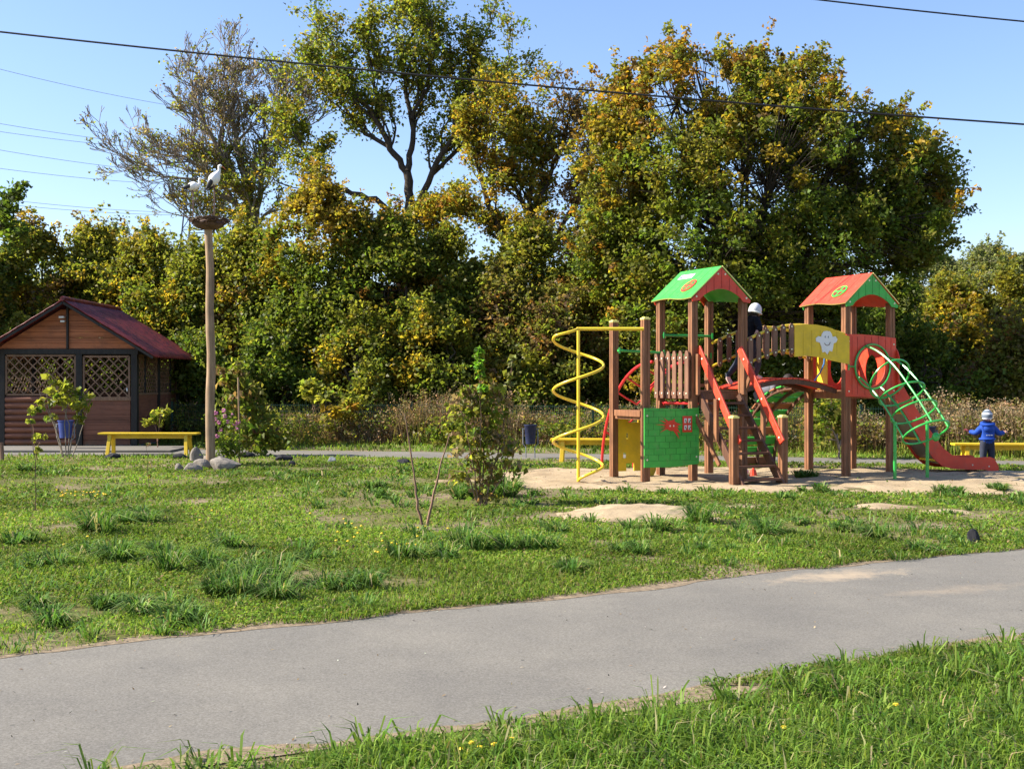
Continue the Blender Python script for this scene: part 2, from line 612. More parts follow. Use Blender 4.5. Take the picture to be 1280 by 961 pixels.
def blade_arrays(P, h, w, lean, col, tipcol=None, az=None):
    """two-segment grass blades"""
    n = len(P)
    if az is None:
        az = rng.random(n) * 2 * PI
    d = np.c_[np.cos(az), np.sin(az), np.zeros(n)]
    sd = np.c_[-np.sin(az), np.cos(az), np.zeros(n)]
    tw = rng.normal(size=n)[:, None] * 0.5
    sd = unit(sd + d * tw)
    h = h[:, None]; w = w[:, None]; lean = lean[:, None]
    z = np.array([[0, 0, 1.0]])
    mid = P + z * h * 0.6 + d * lean * h * 0.35
    tip = P + z * h * (1.0 - 0.45 * lean) + d * lean * h * 1.0
    V = np.empty((n, 5, 3))
    V[:, 0] = P - sd * w * 0.5; V[:, 1] = P + sd * w * 0.5
    V[:, 2] = mid + sd * w * 0.45; V[:, 3] = mid - sd * w * 0.45
    V[:, 4] = tip
    H = np.repeat(col[:, None, :], 5, axis=1)
    if tipcol is not None:
        H[:, 4] = tipcol
    return V.reshape(-1, 3), H.reshape(-1, 3)


def blade_mesh(name, V, H, mat='blade', parent=None):
    n = len(V) // 5
    b = (np.arange(n) * 5)[:, None]
    lo = (b + np.array([[0, 1, 2, 3, 3, 2, 4]])).ravel()
    st = ((np.arange(n) * 7)[:, None] + np.array([[0, 4]])).ravel()
    to = np.tile([4, 3], n)
    return np_mesh(name, V, lo, st, to, mat, H, parent)


GREEN = np.array([0.130, 0.180, 0.025]); DGREEN = np.array([0.078, 0.118, 0.020]); OLIVE = np.array([0.190, 0.192, 0.032])
YEL = np.array([0.40, 0.285, 0.032]); ORA = np.array([0.37, 0.195, 0.030]); RUST = np.array([0.26, 0.125, 0.036]); BRN = np.array([0.21, 0.135, 0.060])
YGR = np.array([0.26, 0.265, 0.040]); WIL = np.array([0.20, 0.215, 0.095]); TAN = np.array([0.29, 0.21, 0.118])


def palette(n, entries):
    """entries [(colour, weight)] -> n colours"""
    w = np.array([e[1] for e in entries], dtype=float); w /= w.sum()
    k = rng.choice(len(entries), size=n, p=w)
    return np.array([e[0] for e in entries])[k]


def vary(c, s=0.22):
    return np.clip(c * (1 + rng.normal(size=(len(c), 1)) * s) * (1 + rng.normal(size=c.shape) * s * 0.3), 0.004, 0.9)

# ================================================================== LIGHT, SKY, CAMERA
SUN_EL, SUN_AZ = R(37), math.atan2(-0.985, -0.02)      # azimuth measured from +Y towards +X
sdir = Vector((math.sin(SUN_AZ) * math.cos(SUN_EL), math.cos(SUN_AZ) * math.cos(SUN_EL), math.sin(SUN_EL)))
world = bpy.data.worlds.new('World'); SC.world = world; world.use_nodes = True
wn = world.node_tree
sky = wn.nodes.new('ShaderNodeTexSky'); sky.sky_type = 'NISHITA'; sky.sun_disc = False
sky.sun_elevation = SUN_EL; sky.sun_rotation = SUN_AZ
sky.altitude = 100; sky.air_density = 1.1; sky.dust_density = 0.6; sky.ozone_density = 3.6
bg = wn.nodes['Background']; bg.inputs[1].default_value = 0.094
tint = mix(wn, 1.0, sky.outputs[0], (1.0, 0.965, 1.06)); tint.node.blend_type = 'MULTIPLY'
wn.links.new(tint, bg.inputs[0])
sl = bpy.data.lights.new('sun', 'SUN'); sl.energy = 5.0; sl.angle = R(0.53); sl.color = (1.0, 0.93, 0.82)
so = bpy.data.objects.new('sun', sl); COL.objects.link(so); so.rotation_euler = sdir.to_track_quat('Z', 'Y').to_euler(); so.location = (-20, 10, 30)
cam = bpy.data.cameras.new('camera'); co = bpy.data.objects.new('camera', cam); COL.objects.link(co)
co.location = (0, 0, EYE); co.rotation_euler = (R(90), 0, 0)
cam.sensor_width = 36; cam.lens = 36 * F / 1280; cam.shift_y = -(480.5 - HZ) / 1280; cam.clip_end = 2000; cam.clip_start = 0.1
SC.camera = co
SC.view_settings.view_transform = 'Standard'; SC.view_settings.look = 'None'; SC.view_settings.gamma = 1
SC.view_settings.exposure = 1.3
SC.cycles.max_bounces = 6; SC.cycles.transparent_max_bounces = 4
SC.cycles.use_denoising = True

# ================================================================== GROUND, PATHS, SAND
g = MB(); g.add([(-400, -60, 0), (400, -60, 0), (400, 900, 0), (-400, 900, 0)], [(0, 1, 2, 3)])
tag(g.build('ground', 'ground'), kind='structure')

up_px = [(0, 822), (120, 806), (250, 790), (380, 777), (500, 766), (600, 757), (700, 747), (780, 738), (860, 728), (930, 719), (1000, 711), (1075, 704), (1150, 697), (1280, 685)]
lo_px = [(230, 956), (360, 940), (500, 920), (640, 903), (800, 878), (900, 862), (1000, 842), (1100, 822), (1200, 808), (1280, 797)]
UP = [at(*p) for p in up_px]; LO = [at(*p) for p in lo_px]
upx = np.array([-14, -8] + [p.x for p in UP] + [9, 16, 30]); upy = np.array([0.2, 3.9] + [p.y for p in UP] + [13.9, 17.4, 22])
lox = np.array([-12, -6] + [p.x for p in LO] + [7, 14, 30]); loy = np.array([-1.5, 2.2] + [p.y for p in LO] + [9.8, 13.2, 18.5])
# far path, oblique strip
fnx = np.array([-40, -11.2, -3.6, 2.0, 7.1, 9.8, 30]); fny = np.array([28.3, 26.5, 25.75, 24.7, 23.45, 22.9, 19.5])
ffx = np.array([-40, -12.5, -4.0, 2.3, 7.5, 10.4, 30]); ffy = np.array([31.5, 29.35, 28.0, 26.7, 25.2, 24.4, 20.8])
near_up = lambda x: np.interp(x, upx, upy)
near_lo = lambda x: np.interp(x, lox, loy)
far_n = lambda x: np.interp(x, fnx, fny)
far_f = lambda x: np.interp(x, ffx, ffy)


def strip(name, mat, fa, fb, xs, z):
    xs = np.asarray(xs); ja = VN(np.c_[xs, xs * 0], 2.1) - 0.5; jb = VN(np.c_[xs, xs * 0 + 9], 2.1) - 0.5
    V = [(x, fa(x) + 0.10 * a, z) for x, a in zip(xs, ja)] + [(x, fb(x) + 0.10 * b, z) for x, b in zip(xs, jb)]
    n = len(xs)
    m = MB(); m.add(V, [(i, i + 1, n + i + 1, n + i) for i in range(n - 1)])
    return tag(m.build(name, mat), kind='structure')


def margin(name, fy, sgn, xs):
    xs = np.asarray(xs); w = .04 + .22 * np.clip(VN(np.c_[xs, xs * 0 + 3], 1.7) * .6 + VN(np.c_[xs, xs * 0 + 7], 6.0) * .4 - .3, 0, 1)
    w2 = .05 + .25 * np.clip(VN(np.c_[xs, xs * 0 + 13], 2.2) - .35, 0, 1)
    V = [(x, fy(x) - sgn * b_, .0062) for x, b_ in zip(xs, w)] + [(x, fy(x) + sgn * b_, .0062) for x, b_ in zip(xs, w2)]
    n = len(xs); m = MB(); m.add(V, [(i, i + 1, n + i + 1, n + i) if sgn > 0 else (i, n + i, n + i + 1, i + 1) for i in range(n - 1)])
    return tag(m.build(name, 'dirt'), kind='structure')


M['dirt'] = mat_bark('sandy_dirt', (0.10, 0.075, 0.048), (0.34, 0.26, 0.17))
margin('path_edge', near_up, 1, np.arange(-10, 20, .05))
margin('path_edge', near_lo, -1, np.arange(-10, 20, .05))
sp = at(1050, 720); sp2 = at(1190, 738)
M['asphalt'] = mat_asphalt('grey_asphalt', [(sp.x, sp.y, 0.85, 0.30, R(24), 0.75), (sp2.x, sp2.y, 0.9, 0.22, R(24), 0.28)])
M['asphalt_far'] = mat_asphalt('grey_asphalt_far')
strip('path', 'asphalt', near_lo, near_up, np.arange(-12, 24, 0.15), 0.004)
strip('far_path', 'asphalt_far', far_n, far_f, np.arange(-30, 26, 0.3), 0.004)
# paving in front of the gazebo
m = MB(); m.box((-10.4, 28.35, 0.03), (5.2, 1.9, 0.05)); tag(m.build('paving', 'asphalt_far', bevel=0.01), kind='structure')

SP = np.array([(-.97, 19.5), (-.5, 18.9), (0, 18.3), (1.3, 18.1), (3, 17.6), (4.7, 17.3), (7.3, 17.1), (9, 17.0), (16, 16.6), (16, 21.3), (9.2, 21.6), (8, 21.8), (5.4, 22.4), (3.3, 22.4), (.9, 22.0), (0, 21.4), (-.6, 20.4)])


def poly_sd(P, poly):
    """signed distance to a polygon, positive inside"""
    d = np.full(len(P), 1e9); ins = np.zeros(len(P), bool); k = len(poly)
    for i in range(k):
        a, b = poly[i], poly[(i + 1) % k]
        e = b - a; w = P - a
        t = np.clip((w @ e) / (e @ e), 0, 1)
        d = np.minimum(d, np.linalg.norm(w - t[:, None] * e, axis=1))
        c = (a[1] > P[:, 1]) != (b[1] > P[:, 1])
        xs = a[0] + (P[:, 1] - a[1]) * (b[0] - a[0]) / (b[1] - a[1] + 1e-12)
        ins ^= c & (P[:, 0] < xs)
    return np.where(ins, d, -d)


def sand_sd(P):
    return poly_sd(P, SP) + (VN(P, 1.6) - 0.5) * 0.55 + (VN(P, 5.0) - 0.5) * 0.2


MOUND = at(800, 642); MOUND2 = [(at(1100, 633), 0.42, 0.3, 0.035), (at(930, 634), 0.3, 0.2, 0.02), (at(1185, 640), 0.35, 0.25, 0.03)]


def mound_h(P):
    q = ((P[:, 0] - MOUND.x) / 0.98) ** 2 + ((P[:, 1] - MOUND.y) / 0.85) ** 2
    h = 0.085 * np.clip(1.05 - q + (VN(P, 3.0) - 0.5) * 0.9 + (VN(P, 9.0) - .5) * .5, -0.2, 1)
    for c, rx, ry, a in MOUND2:
        q = ((P[:, 0] - c.x) / rx) ** 2 + ((P[:, 1] - c.y) / ry) ** 2
        h = np.maximum(h, a * np.clip(1.0 - q + (VN(P, 5.0) - 0.5) * 0.9, -0.5, 1))
    return h


def grid_sheet(name, mat, x0, x1, y0, y1, st, hf):
    xs = np.arange(x0, x1, st); ys = np.arange(y0, y1, st)
    X, Y = np.meshgrid(xs, ys); P = np.c_[X.ravel(), Y.ravel()]
    Z = hf(P); nx, ny = len(xs), len(ys)
    i = np.arange((ny - 1) * nx).reshape(ny - 1, nx)[:, :-1].ravel()
    Q = np.c_[i, i + 1, i + nx + 1, i + nx]
    Q = Q[(Z[Q] > -0.02).any(axis=1)]
    return np_mesh(name, np.c_[P, Z], Q.ravel(), np.arange(len(Q)) * 4, np.full(len(Q), 4), mat, smooth=True)


def sand_h(P):
    d = sand_sd(P)
    return np.clip(d * 0.12, -0.03, 0.02) + np.where(d > 0, 1, 0) * ((VN(P, 1.4) - 0.5) * 0.04 + (VN(P, 4.0) - 0.5) * 0.045 + (VN(P, 9.0) - 0.5) * 0.02)


tag(grid_sheet('sand', 'sand', -2, 15, 16, 23.2, 0.09, sand_h), kind='structure')
tag(grid_sheet('sand_mound', 'sand', 0, 6.5, 13.3, 17, 0.05, lambda P: np.where(mound_h(P) > 0.002, mound_h(P), -0.03)), kind='structure')

# ================================================================== PLAY STRUCTURE
OU, OV, ANG = 2.94, 19.5, R(25)
PLAY = thing('play_structure', (OU, OV, 0), 'wooden playground tower set with red and green gable roofs, slide and yellow spiral pole', 'playground', ANG)
S = 0.98
T2U, T2V = 2.93, -0.26


def post_mesh(h, w=0.112):
    a, gd, gw = w / 2, 0.009, 0.011
    side = [(-a, -a), (-gw, -a), (-gw * .6, -a + gd), (gw * .6, -a + gd), (gw, -a)]
    out = []
    for q in range(4):
        c, s = math.cos(q * PI / 2), math.sin(q * PI / 2)
        out += [(x * c - y * s, x * s + y * c) for x, y in side]
    m = MB(); m.plate((0, 0, -0.15), (1, 0, 0), (0, 1, 0), out, h + 0.15)
    return m


def capped(o, h):
    m = MB(); m.box((0, 0, 0.012), (0.125, 0.125, 0.03)); m.box((0, 0, 0.034), (0.085, 0.085, 0.016))
    c = m.build('post_cap', 'cap', o, bevel=0.006); c.location = (0, 0, h)
    return c


def post(u, v, h, cap=False):
    o = post_mesh(h).build('post', 'wood', PLAY); o.location = (u, v, 0)
    if cap:
        capped(o, h)
    return o


for (u, v) in ((0, 0), (S, 0), (0, S), (S, S)):
    post(u, v, 3.0); post(T2U + u, T2V + v, 2.98)
post(-0.9, 0, 2.60, True); post(-0.9, 1.0, 2.60, True)
post(0.02, -1.1, 1.05, True); post(0.95, -1.1, 1.05, True)


def gable_roof(u0, v0, ze, zr, slope_mat, gable_mat, groove_s, groove_g, win_mat):
    a, b = S / 2 + 0.10, zr - ze
    L = math.hypot(a, b)
    m = MB()
    for sgn in (-1, 1):
        yd = Vector((sgn * a, 0, -b)).normalized(); xd = Vector((0, -sgn, 0))
        W = S + 0.24
        bot = []
        for i in range(25):
            t = i / 24
            bot.append((W * t, L + 0.03 * math.sin(t * 2 * PI * 1.0 + 0.4) * (1 if sgn < 0 else -1)))
        outline = [(0, 0)] + bot + [(W, 0)]
        v_start = v0 - 0.12 if sgn < 0 else v0 + S + 0.12
        m.plate((u0 + S / 2, v_start, zr), xd, yd, outline, 0.018, 0, 1)
        for k in range(1, 5):                                   # board joints
            p = Vector((u0 + S / 2, v_start, zr)) + xd * (W * k / 5) + yd * 0.02 + xd.cross(yd) * 0.0175
            m.bar(p, p + yd * (L - 0.07), 0.006, 0.005, xd.cross(yd), 2)
    roof = m.build('roof', [slope_mat, 'cap', groove_s], PLAY)
    for vv, th in ((v0 - 0.085, 0.018), (v0 + S + 0.067, 0.018)):
        m = MB()
        e = 0.09
        out = [(-e, ze - 0.02), (-e + 0.02, ze - 0.06), (0.06, ze - 0.04)]
        for i in range(1, 16):
            t = i / 16
            out.append((0.06 + (S - 0.12) * t, ze - 0.03 + 0.19 * math.sin(PI * t) ** 0.8))
        out += [(S - 0.06, ze - 0.04), (S + e - 0.02, ze - 0.06), (S + e, ze - 0.02), (S / 2, zr - 0.012)]
        m.plate((u0, vv, 0), (1, 0, 0), (0, 0, 1), out, th, 0)
        for k in (-0.3, -0.15, 0, 0.15, 0.3):
            top = zr - 0.05 - abs(k) * b / a
            bo = ze + 0.17 - abs(k) * 0.35
            m.box((u0 + S / 2 + k, vv - th - 0.0005, (top + bo) / 2), (0.006, 0.004, top - bo), 1)
        for (bu, bz) in ((0.0, ze + 0.02), (S, ze + 0.02), (S / 2 - 0.07, zr - 0.12), (S / 2 + 0.07, zr - 0.12)):
            m.ellipsoid((u0 + bu, vv - th - 0.003, bz), (0.018, 0.010, 0.018), 2, nu=8, nv=5)
        m.build('gable', [gable_mat, groove_g, 'bolt'], roof)
    # round window on the slope that faces the camera
    yd = Vector((-a, 0, -b)).normalized(); xd = Vector((0, 1, 0)); nd = xd.cross(yd)
    c = Vector((u0 + S / 2, v0 + 0.30, zr)) + yd * (L * 0.60) + nd * 0.020
    m = MB()
    m.plate(c, xd, yd, [(0.155 * math.cos(t), 0.155 * math.sin(t)) for t in np.linspace(0, 2 * PI, 28, endpoint=False)], 0.012, 0)
    for q in range(4):
        pts = [(0.022, 0.022)] + [(0.022 + 0.092 * math.cos(t), 0.022 + 0.092 * math.sin(t)) for t in np.linspace(0.02, PI / 2 - 0.02, 7)]
        cs, sn = math.cos(q * PI / 2), math.sin(q * PI / 2)
        m.plate(c + nd * 0.0125, xd, yd, [(x * cs - y * sn, x * sn + y * cs) for x, y in pts], 0.003, 1)
    m.build('round_window', [win_mat, groove_s], roof)
    return roof


r1 = gable_roof(0, 0, 2.97, 3.49, 'green', 'red', 'groove', 'groove_red', 'red')
r2 = gable_roof(T2U, T2V, 2.95, 3.47, 'red', 'green', 'groove_red', 'groove', 'green')
tag(r1, 'bright green roof slopes with red gables'); tag(r2, 'red roof slopes with green gables')
# faded maker's sticker on the green slope
a, b = S / 2 + 0.10, 0.52
yd = Vector((-a, 0, -b)).normalized(); xd = Vector((0, 1, 0)); nd = xd.cross(yd)
c = Vector((S / 2, 0.52, 3.49)) + yd * 0.17 + nd * 0.0195
m = MB(); m.plate(c, xd, yd, [(-0.02, -0.05), (0.40, -0.05), (0.40, 0.07), (-0.02, 0.07)], 0.002, 0)
m.ellipsoid(c + xd * 0.33 + yd * 0.01 + nd * 0.002, (0.05, 0.05, 0.004), 1, nu=10, nv=4)
M['sticker'] = mat_paint('faded_sticker', (0.62, 0.66, 0.70), 0.5)
M['sticker_blue'] = mat_paint('faded_blue_print', (0.15, 0.42, 0.70), 0.5)
m.build('sticker', ['sticker', 'sticker_blue'], r1)


def deck(u0, u1, v0, v1, z, name='deck'):
    m = MB(); n = 7
    for i in range(n):
        w = (v1 - v0) / n
        m.box(((u0 + u1) / 2, v0 + w * (i + 0.5), z), (u1 - u0, w - 0.008, 0.035))
    for (ua, va, ub, vb) in ((u0, v0, u1, v0), (u0, v1, u1, v1), (u0, v0, u0, v1), (u1, v0, u1, v1)):
        m.bar((ua, va, z - 0.075), (ub, vb, z - 0.075), 0.045, 0.11)
    return m.build(name, 'wood', PLAY, bevel=0.004)


deck(0.058, S - 0.058, 0.058, S - 0.058, 1.45)
deck(T2U + 0.058, T2U + S - 0.058, T2V + 0.058, T2V + S - 0.058, 1.45)
deck(-0.9 + 0.0, -0.06, 0.0, 0.92, 1.13)
# fascia boards of the low platform
m = MB(); m.box((-0.962, 0.46, 1.10), (0.025, 0.92 - 0.1, 0.10)); m.build('fascia', 'wood', PLAY, bevel=0.004)
# picket guard between the two towers' front left posts
m = MB()
for z in (1.42, 2.0):
    m.box((-0.075, 0.5, z), (0.03, 1.05, 0.07), 0)
for i in range(6):
    v = 0.02 + i * 0.185
    out = [(-0.055, 0), (0.055, 0), (0.055, 0.72), (0.025, 0.78), (-0.025, 0.78), (-0.055, 0.72)]
    m.plate((-0.092, v, 1.34), (0, -1, 0), (0, 0, 1), out, 0.022, 0)
    for z in (1.42, 2.0):
        m.ellipsoid((-0.117, v, z), (0.008, 0.016, 0.016), 1, nu=8, nv=5)
m.build('picket_guard', ['picket', 'bolt'], PLAY)
# pickets on the bridge-side of the first tower, low rail between A and C
m = MB()
for z in (1.55, 2.0):
    m.box((0.5, S + 0.07, z), (1.0, 0.03, 0.06), 0)
m.build('guard_rail', 'picket', PLAY)

# green front panel with red splash creature and window
GP = (-0.955, -0.062)
m = MB()
pu0, pu1, pz0, pz1 = -0.965, 0.065, 0.25, 1.19
out = [(pu0, pz0), (pu0 + 0.5, pz0 - 0.005), (pu1 - 0.03, pz0 + 0.03), (pu1, pz0 + 0.05), (pu1, pz1), (pu0 + 0.75, pz1 - 0.015), (pu0 + 0.3, pz1), (pu0, pz1 + 0.005)]
m.plate((0, -0.062, 0), (1, 0, 0), (0, 0, 1), out, 0.018, 0)
rr = random.Random(4)
for row in range(9):
    z = pz0 + 0.1 + row * 0.1
    m.box(((pu0 + pu1) / 2, -0.0815, z), (pu1 - pu0 - 0.05, 0.003, 0.004), 1)
    for k in range(5):
        u = pu0 + 0.08 + k * 0.2 + (0.1 if row % 2 else 0) + rr.uniform(-.02, .02)
        if u < pu1 - 0.05:
            m.box((u, -0.0815, z + 0.05), (0.005, 0.003, 0.09), 1)
for (u, z) in ((pu0 + 0.05, pz0 + 0.12), (pu0 + 0.05, pz1 - 0.12), (pu1 - 0.05, pz0 + 0.15), (pu1 - 0.05, pz1 - 0.12)):
    m.ellipsoid((u, -0.083, z), (0.016, 0.01, 0.016), 2, nu=8, nv=5)
gp = m.build('play_panel', ['green', 'groove', 'bolt'], PLAY)
tag(gp, 'green panel cut like brickwork')
# splash creature: a rounded body with ragged arms
m = MB()
cu, cz = pu0 + 0.50, pz0 + 0.66
m.plate((cu, -0.083, cz), (1, 0, 0), (0, 0, 1), [(0.10 * math.cos(t) * (1 + 0.1 * math.sin(3 * t)), 0.085 * math.sin(t)) for t in np.linspace(0, 2 * PI, 26, endpoint=False)], 0.012, 0)
for (ang, ln, w) in ((140, 0.19, 0.026), (158, 0.25, 0.022), (176, 0.31, 0.02), (192, 0.22, 0.02), (206, 0.24, 0.022), (4, 0.19, 0.022), (322, 0.21, 0.024), (304, 0.26, 0.024), (60, 0.13, 0.022), (345, 0.15, 0.022)):
    t = R(ang); d = (math.cos(t), math.sin(t)); n_ = (-d[1], d[0])
    pts = [(d[0] * .04 + n_[0] * w, d[1] * .04 + n_[1] * w), (d[0] * ln * .6 + n_[0] * w * .9, d[1] * ln * .6 + n_[1] * w * .9 + .012), (d[0] * ln, d[1] * ln), (d[0] * ln * .55 - n_[0] * w * .5, d[1] * ln * .55 - n_[1] * w * .5), (d[0] * .04 - n_[0] * w, d[1] * .04 - n_[1] * w)]
    m.plate((cu, -0.0832 - 0.0003 * (ang % 7), cz), (1, 0, 0), (0, 0, 1), pts, 0.008, 0)
for du in (-0.03, 0.035):
    m.ellipsoid((cu + du, -0.097, cz - 0.005), (0.014, 0.006, 0.016), 1, nu=8, nv=5)
m.build('splash_cutout', ['red', 'bolt'], gp)
m = MB(); wu, wz = pu0 + 0.80, pz0 + 0.68
m.box((wu, -0.086, wz), (0.18, 0.012, 0.26), 0)
for dx in (-0.037, 0.037):
    for dz in (-0.055, 0.055):
        m.box((wu + dx, -0.0935, wz + dz), (0.05, 0.004, 0.075), 1)
        m.box((wu + dx + 0.006, -0.0962, wz + dz - 0.01), (0.016, 0.003, 0.055), 2, Matrix.Rotation(0.5 if dx > 0 else -0.4, 3, 'Y'))
m.build('window_frame', ['red', 'white', 'groove'], gp, bevel=0.003)

# yellow climbing panels with slots, under the low platform
m = MB()
us = [-0.85, -0.76, -0.70, -0.66, -0.55, -0.47, -0.12]; zs = [0.12, 0.25, 0.34, 0.43, 0.66, 0.75, 0.93, 1.02, 1.07]
holes = {(2, 0), (3, 0), (1, 2), (2, 4), (3, 6), (4, 6)}
for i in range(len(us) - 1):
    for j in range(len(zs) - 1):
        if (i, j) in holes:
            continue
        m.plate((us[i], 0.955, zs[j]), (1, 0, 0), (0, 0, 1), [(0, 0), (us[i + 1] - us[i], 0), (us[i + 1] - us[i], zs[j + 1] - zs[j]), (0, zs[j + 1] - zs[j])], 0.02)
m.plate((-0.36, 0.955, 0), (1, 0, 0), (0, 0, 1), [(0.02, 0.12), (0.06, 0.0), (0.18, 0.0), (0.24, 0.12)], 0.02)
m.build('climbing_panel', 'yellow', PLAY)

# yellow spiral pole
loc = Matrix.Rotation(-ANG, 3, 'Z')
sc_w = at(723, 604); c0 = loc @ (Vector((sc_w.x, sc_w.y, 0)) - Vector((OU, OV, 0)))
m = MB()
m.tube([(c0.x, c0.y, -0.1), (c0.x, c0.y, 2.44)], 0.026, 10)
m.tube([(c0.x - 0.03 * math.cos(-ANG), c0.y + 0.01, 2.45), (-0.93, -0.03, 2.45)], 0.028, 10)
hel = []
turns = 3.0
for i in range(150):
    t = i / 149
    ph = -PI / 2 - 0.3 - 2 * PI * turns * t + ANG * -1
    rad = 0.40 * min(1.0, t / 0.05 + 0.1) * (1.0 if t < 0.9 else max(0.03, (1 - t) / 0.1))
    hel.append((c0.x + rad * math.cos(ph), c0.y + rad * math.sin(ph), 2.45 - 2.43 * t))
m.tube(hel, 0.023, 8)
m.build('spiral_pole', 'yellow_pipe', PLAY, smooth=True)

# green grab bars
for (p, q) in (((-0.9, 0.87, 2.13), (0.0, 0.93, 2.10)), ((0.0, 0.93, 2.40), (S, 0.93, 2.40)), ((0.0, S, 2.06), (S, S, 2.06))):
    m = MB(); m.tube([p, q], 0.022, 8)
    for e in (p, q):
        m.box((e[0], e[1] - 0.062, e[2]), (0.03, 0.012, 0.10))
    m.build('grab_bar', 'green_pipe', PLAY, smooth=True)

# red arched rung ladder behind the first tower
m = MB(); rails = {}
for u in (-0.15, 0.52):
    pts = [(u, 1.0 + 1.75 * math.sin(t), 1.95 * math.cos(t)) for t in np.linspace(0, PI / 2, 22)]
    rails[u] = pts; m.tube(pts, 0.026, 8)
for k in (3, 7, 10, 13, 16):
    a, b = Vector(rails[-0.15][k]), Vector(rails[0.52][k])
    q = (a + b) / 2 + Vector((0, -0.12, -0.22))
    m.tube([a, (a * .5 + q * .5) + Vector((0, -.01, -.01)), q, (b * .5 + q * .5) + Vector((0, -.01, -.01)), b], 0.018, 7)
m.build('arched_ladder', 'red_pipe', PLAY, smooth=True)
m = MB(); m.tube([(0.0, 0.9, 1.24), (S, 0.9, 1.24)], 0.02, 8); m.tube([(0, 0.04, 1.26), (0, 0.94, 1.26)], 0.018, 8)
m.build('cross_bar', 'red_pipe', PLAY, smooth=True)

# stairs
for u in (0.10, 0.86):
    m = MB(); m.bar((u, -0.04, 1.38), (u, -1.22, -0.03), 0.045, 0.14); m.build('stringer', 'wood_dark', PLAY, bevel=0.004)
for i in range(7):
    z = 1.26 - i * 0.195
    v = -0.04 - (1.40 - z) / 1.41 * 1.18
    m = MB(); m.box((0.48, v, z), (0.72, 0.17, 0.036)); m.build('tread', 'wood_dark', PLAY, bevel=0.004)
for u in (0.07, 0.885):
    m = MB(); m.bar((u, -0.05, 2.16), (u, -1.17, 0.66), 0.035, 0.14)
    h = m.build('handrail', 'red', PLAY, bevel=0.008)
    for t in (0.12, 0.55, 0.95):
        m = MB(); p = Vector((u - 0.02, -0.05 - 1.12 * t, 2.16 - 1.5 * t)); m.ellipsoid(p, (0.008, 0.018, 0.018), 0, nu=8, nv=5)
        m.build('bolt', 'bolt', h)
    for (v, z0, z1) in ((-0.10, 1.40, 2.06), (-0.62, 0.66, 1.34)):
        m = MB(); m.box((u + (-0.045 if u < .5 else 0.045), v, (z0 + z1) / 2), (0.05, 0.08, z1 - z0)); m.build('baluster', 'wood', PLAY, bevel=0.004)
m = MB(); m.bar((0.02, 0.1, 1.2), (0.02, -0.72, 0.30), 0.04, 0.07); m.build('brace', 'wood', PLAY, bevel=0.004)
m = MB(); m.bar((0.96, -0.06, 1.40), (0.96, -0.32, 1.85), 0.04, 0.07); m.build('brace', 'wood', PLAY, bevel=0.004)

# bridge
def bz(t): return 1.50 + 0.17 * math.sin(PI * min(1, max(0, t)))
U0, U1 = S + 0.03, T2U - 0.03
m = MB(); n = 17
for i in range(n):
    t = (i + 0.5) / n; u = U0 + (U1 - U0) * t
    v_off = T2V * t * 0.6
    sl_ = math.atan2(bz(t + .02) - bz(t - .02), (U1 - U0) * .04)
    m.box((u, 0.48 + v_off, bz(t)), ((U1 - U0) / n - 0.012, 0.80, 0.028), 0, Matrix.Rotation(-sl_, 3, 'Y'))
m.build('bridge_deck', 'red', PLAY, bevel=0.004)
for v in (0.12, 0.82):
    m = MB()
    for i in range(12):
        t0, t1 = i / 12, (i + 1) / 12
        m.bar((U0 + (U1 - U0) * t0, v + T2V * t0 * .6, bz(t0) - 0.055), (U0 + (U1 - U0) * t1, v + T2V * t1 * .6, bz(t1) - 0.055), 0.045, 0.075)
    m.build('bridge_beam', 'wood_dark', PLAY)


def top_z(t): return 2.28 + 0.13 * t + 0.25 * math.sin(PI * t) * (1 - 0.25 * t)


def bridge_rail(v0, v1, npick, tmax):
    m = MB()
    f = lambda t, dz: (S + (T2U - S) * t, v0 + (v1 - v0) * t, top_z(t) + dz)
    ts = np.linspace(0, 1, 16)
    m.tube([f(t, 0) for t in ts], 0.026, 8, 1); m.tube([f(t, -0.40) for t in ts], 0.022, 8, 1)
    for i in range(npick):
        t = (i + 0.7) / (npick + 0.2) * tmax
        u, v, z = f(t, 0)
        out = [(-0.045, -0.40), (-0.045, 0.0), (-0.02, 0.045), (0.02, 0.045), (0.045, 0.0), (0.045, -0.40), (0.02, -0.455), (-0.02, -0.455)]
        m.plate((u, v - 0.028, z - 0.01), (1, 0, 0), (0, 0, 1), out, 0.022, 0)
        for dz in (-0.02, -0.40):
            m.ellipsoid((u, v - 0.053, z + dz), (0.015, 0.008, 0.015), 2, nu=8, nv=5)
    return m.build('bridge_railing', ['picket', 'yellow_pipe', 'bolt'], PLAY, smooth=False)


bridge_rail(-0.02, T2V - 0.03, 6, 0.48)
bridge_rail(S - 0.10, T2V + S - 0.08, 11, 1.0)
# yellow panel with a white smiling cloud shape on the near railing
m = MB()
o0 = Vector((1.90, -0.175, 0)); o1 = Vector((T2U + 0.0, T2V - 0.075, 0)); xd = (o1 - o0).normalized(); LP = (o1 - o0).length
out = [(0, 2.03), (0.22, 2.05), (0.5, 2.02), (0.75, 1.96), (LP, 1.91), (LP, 2.38), (0.85, 2.45), (0.72, 2.51), (0.6, 2.545), (0.4, 2.575), (0.2, 2.58), (0, 2.55)]
m.plate(o0, xd, (0, 0, 1), out, 0.018, 0, 1)
for x in (0.16, 0.32, 0.48, 0.64, 0.80):
    p = o0 + xd * x - xd.cross(Vector((0, 0, 1))) * -0.0185
    m.box((p.x, p.y, 2.27), (0.005, 0.003, 0.42), 2, Matrix.Rotation(math.atan2(xd.y, xd.x), 3, 'Z'))
yp = m.build('railing_panel', ['yellow', 'yellow_pipe', 'groove_yellow'], PLAY)
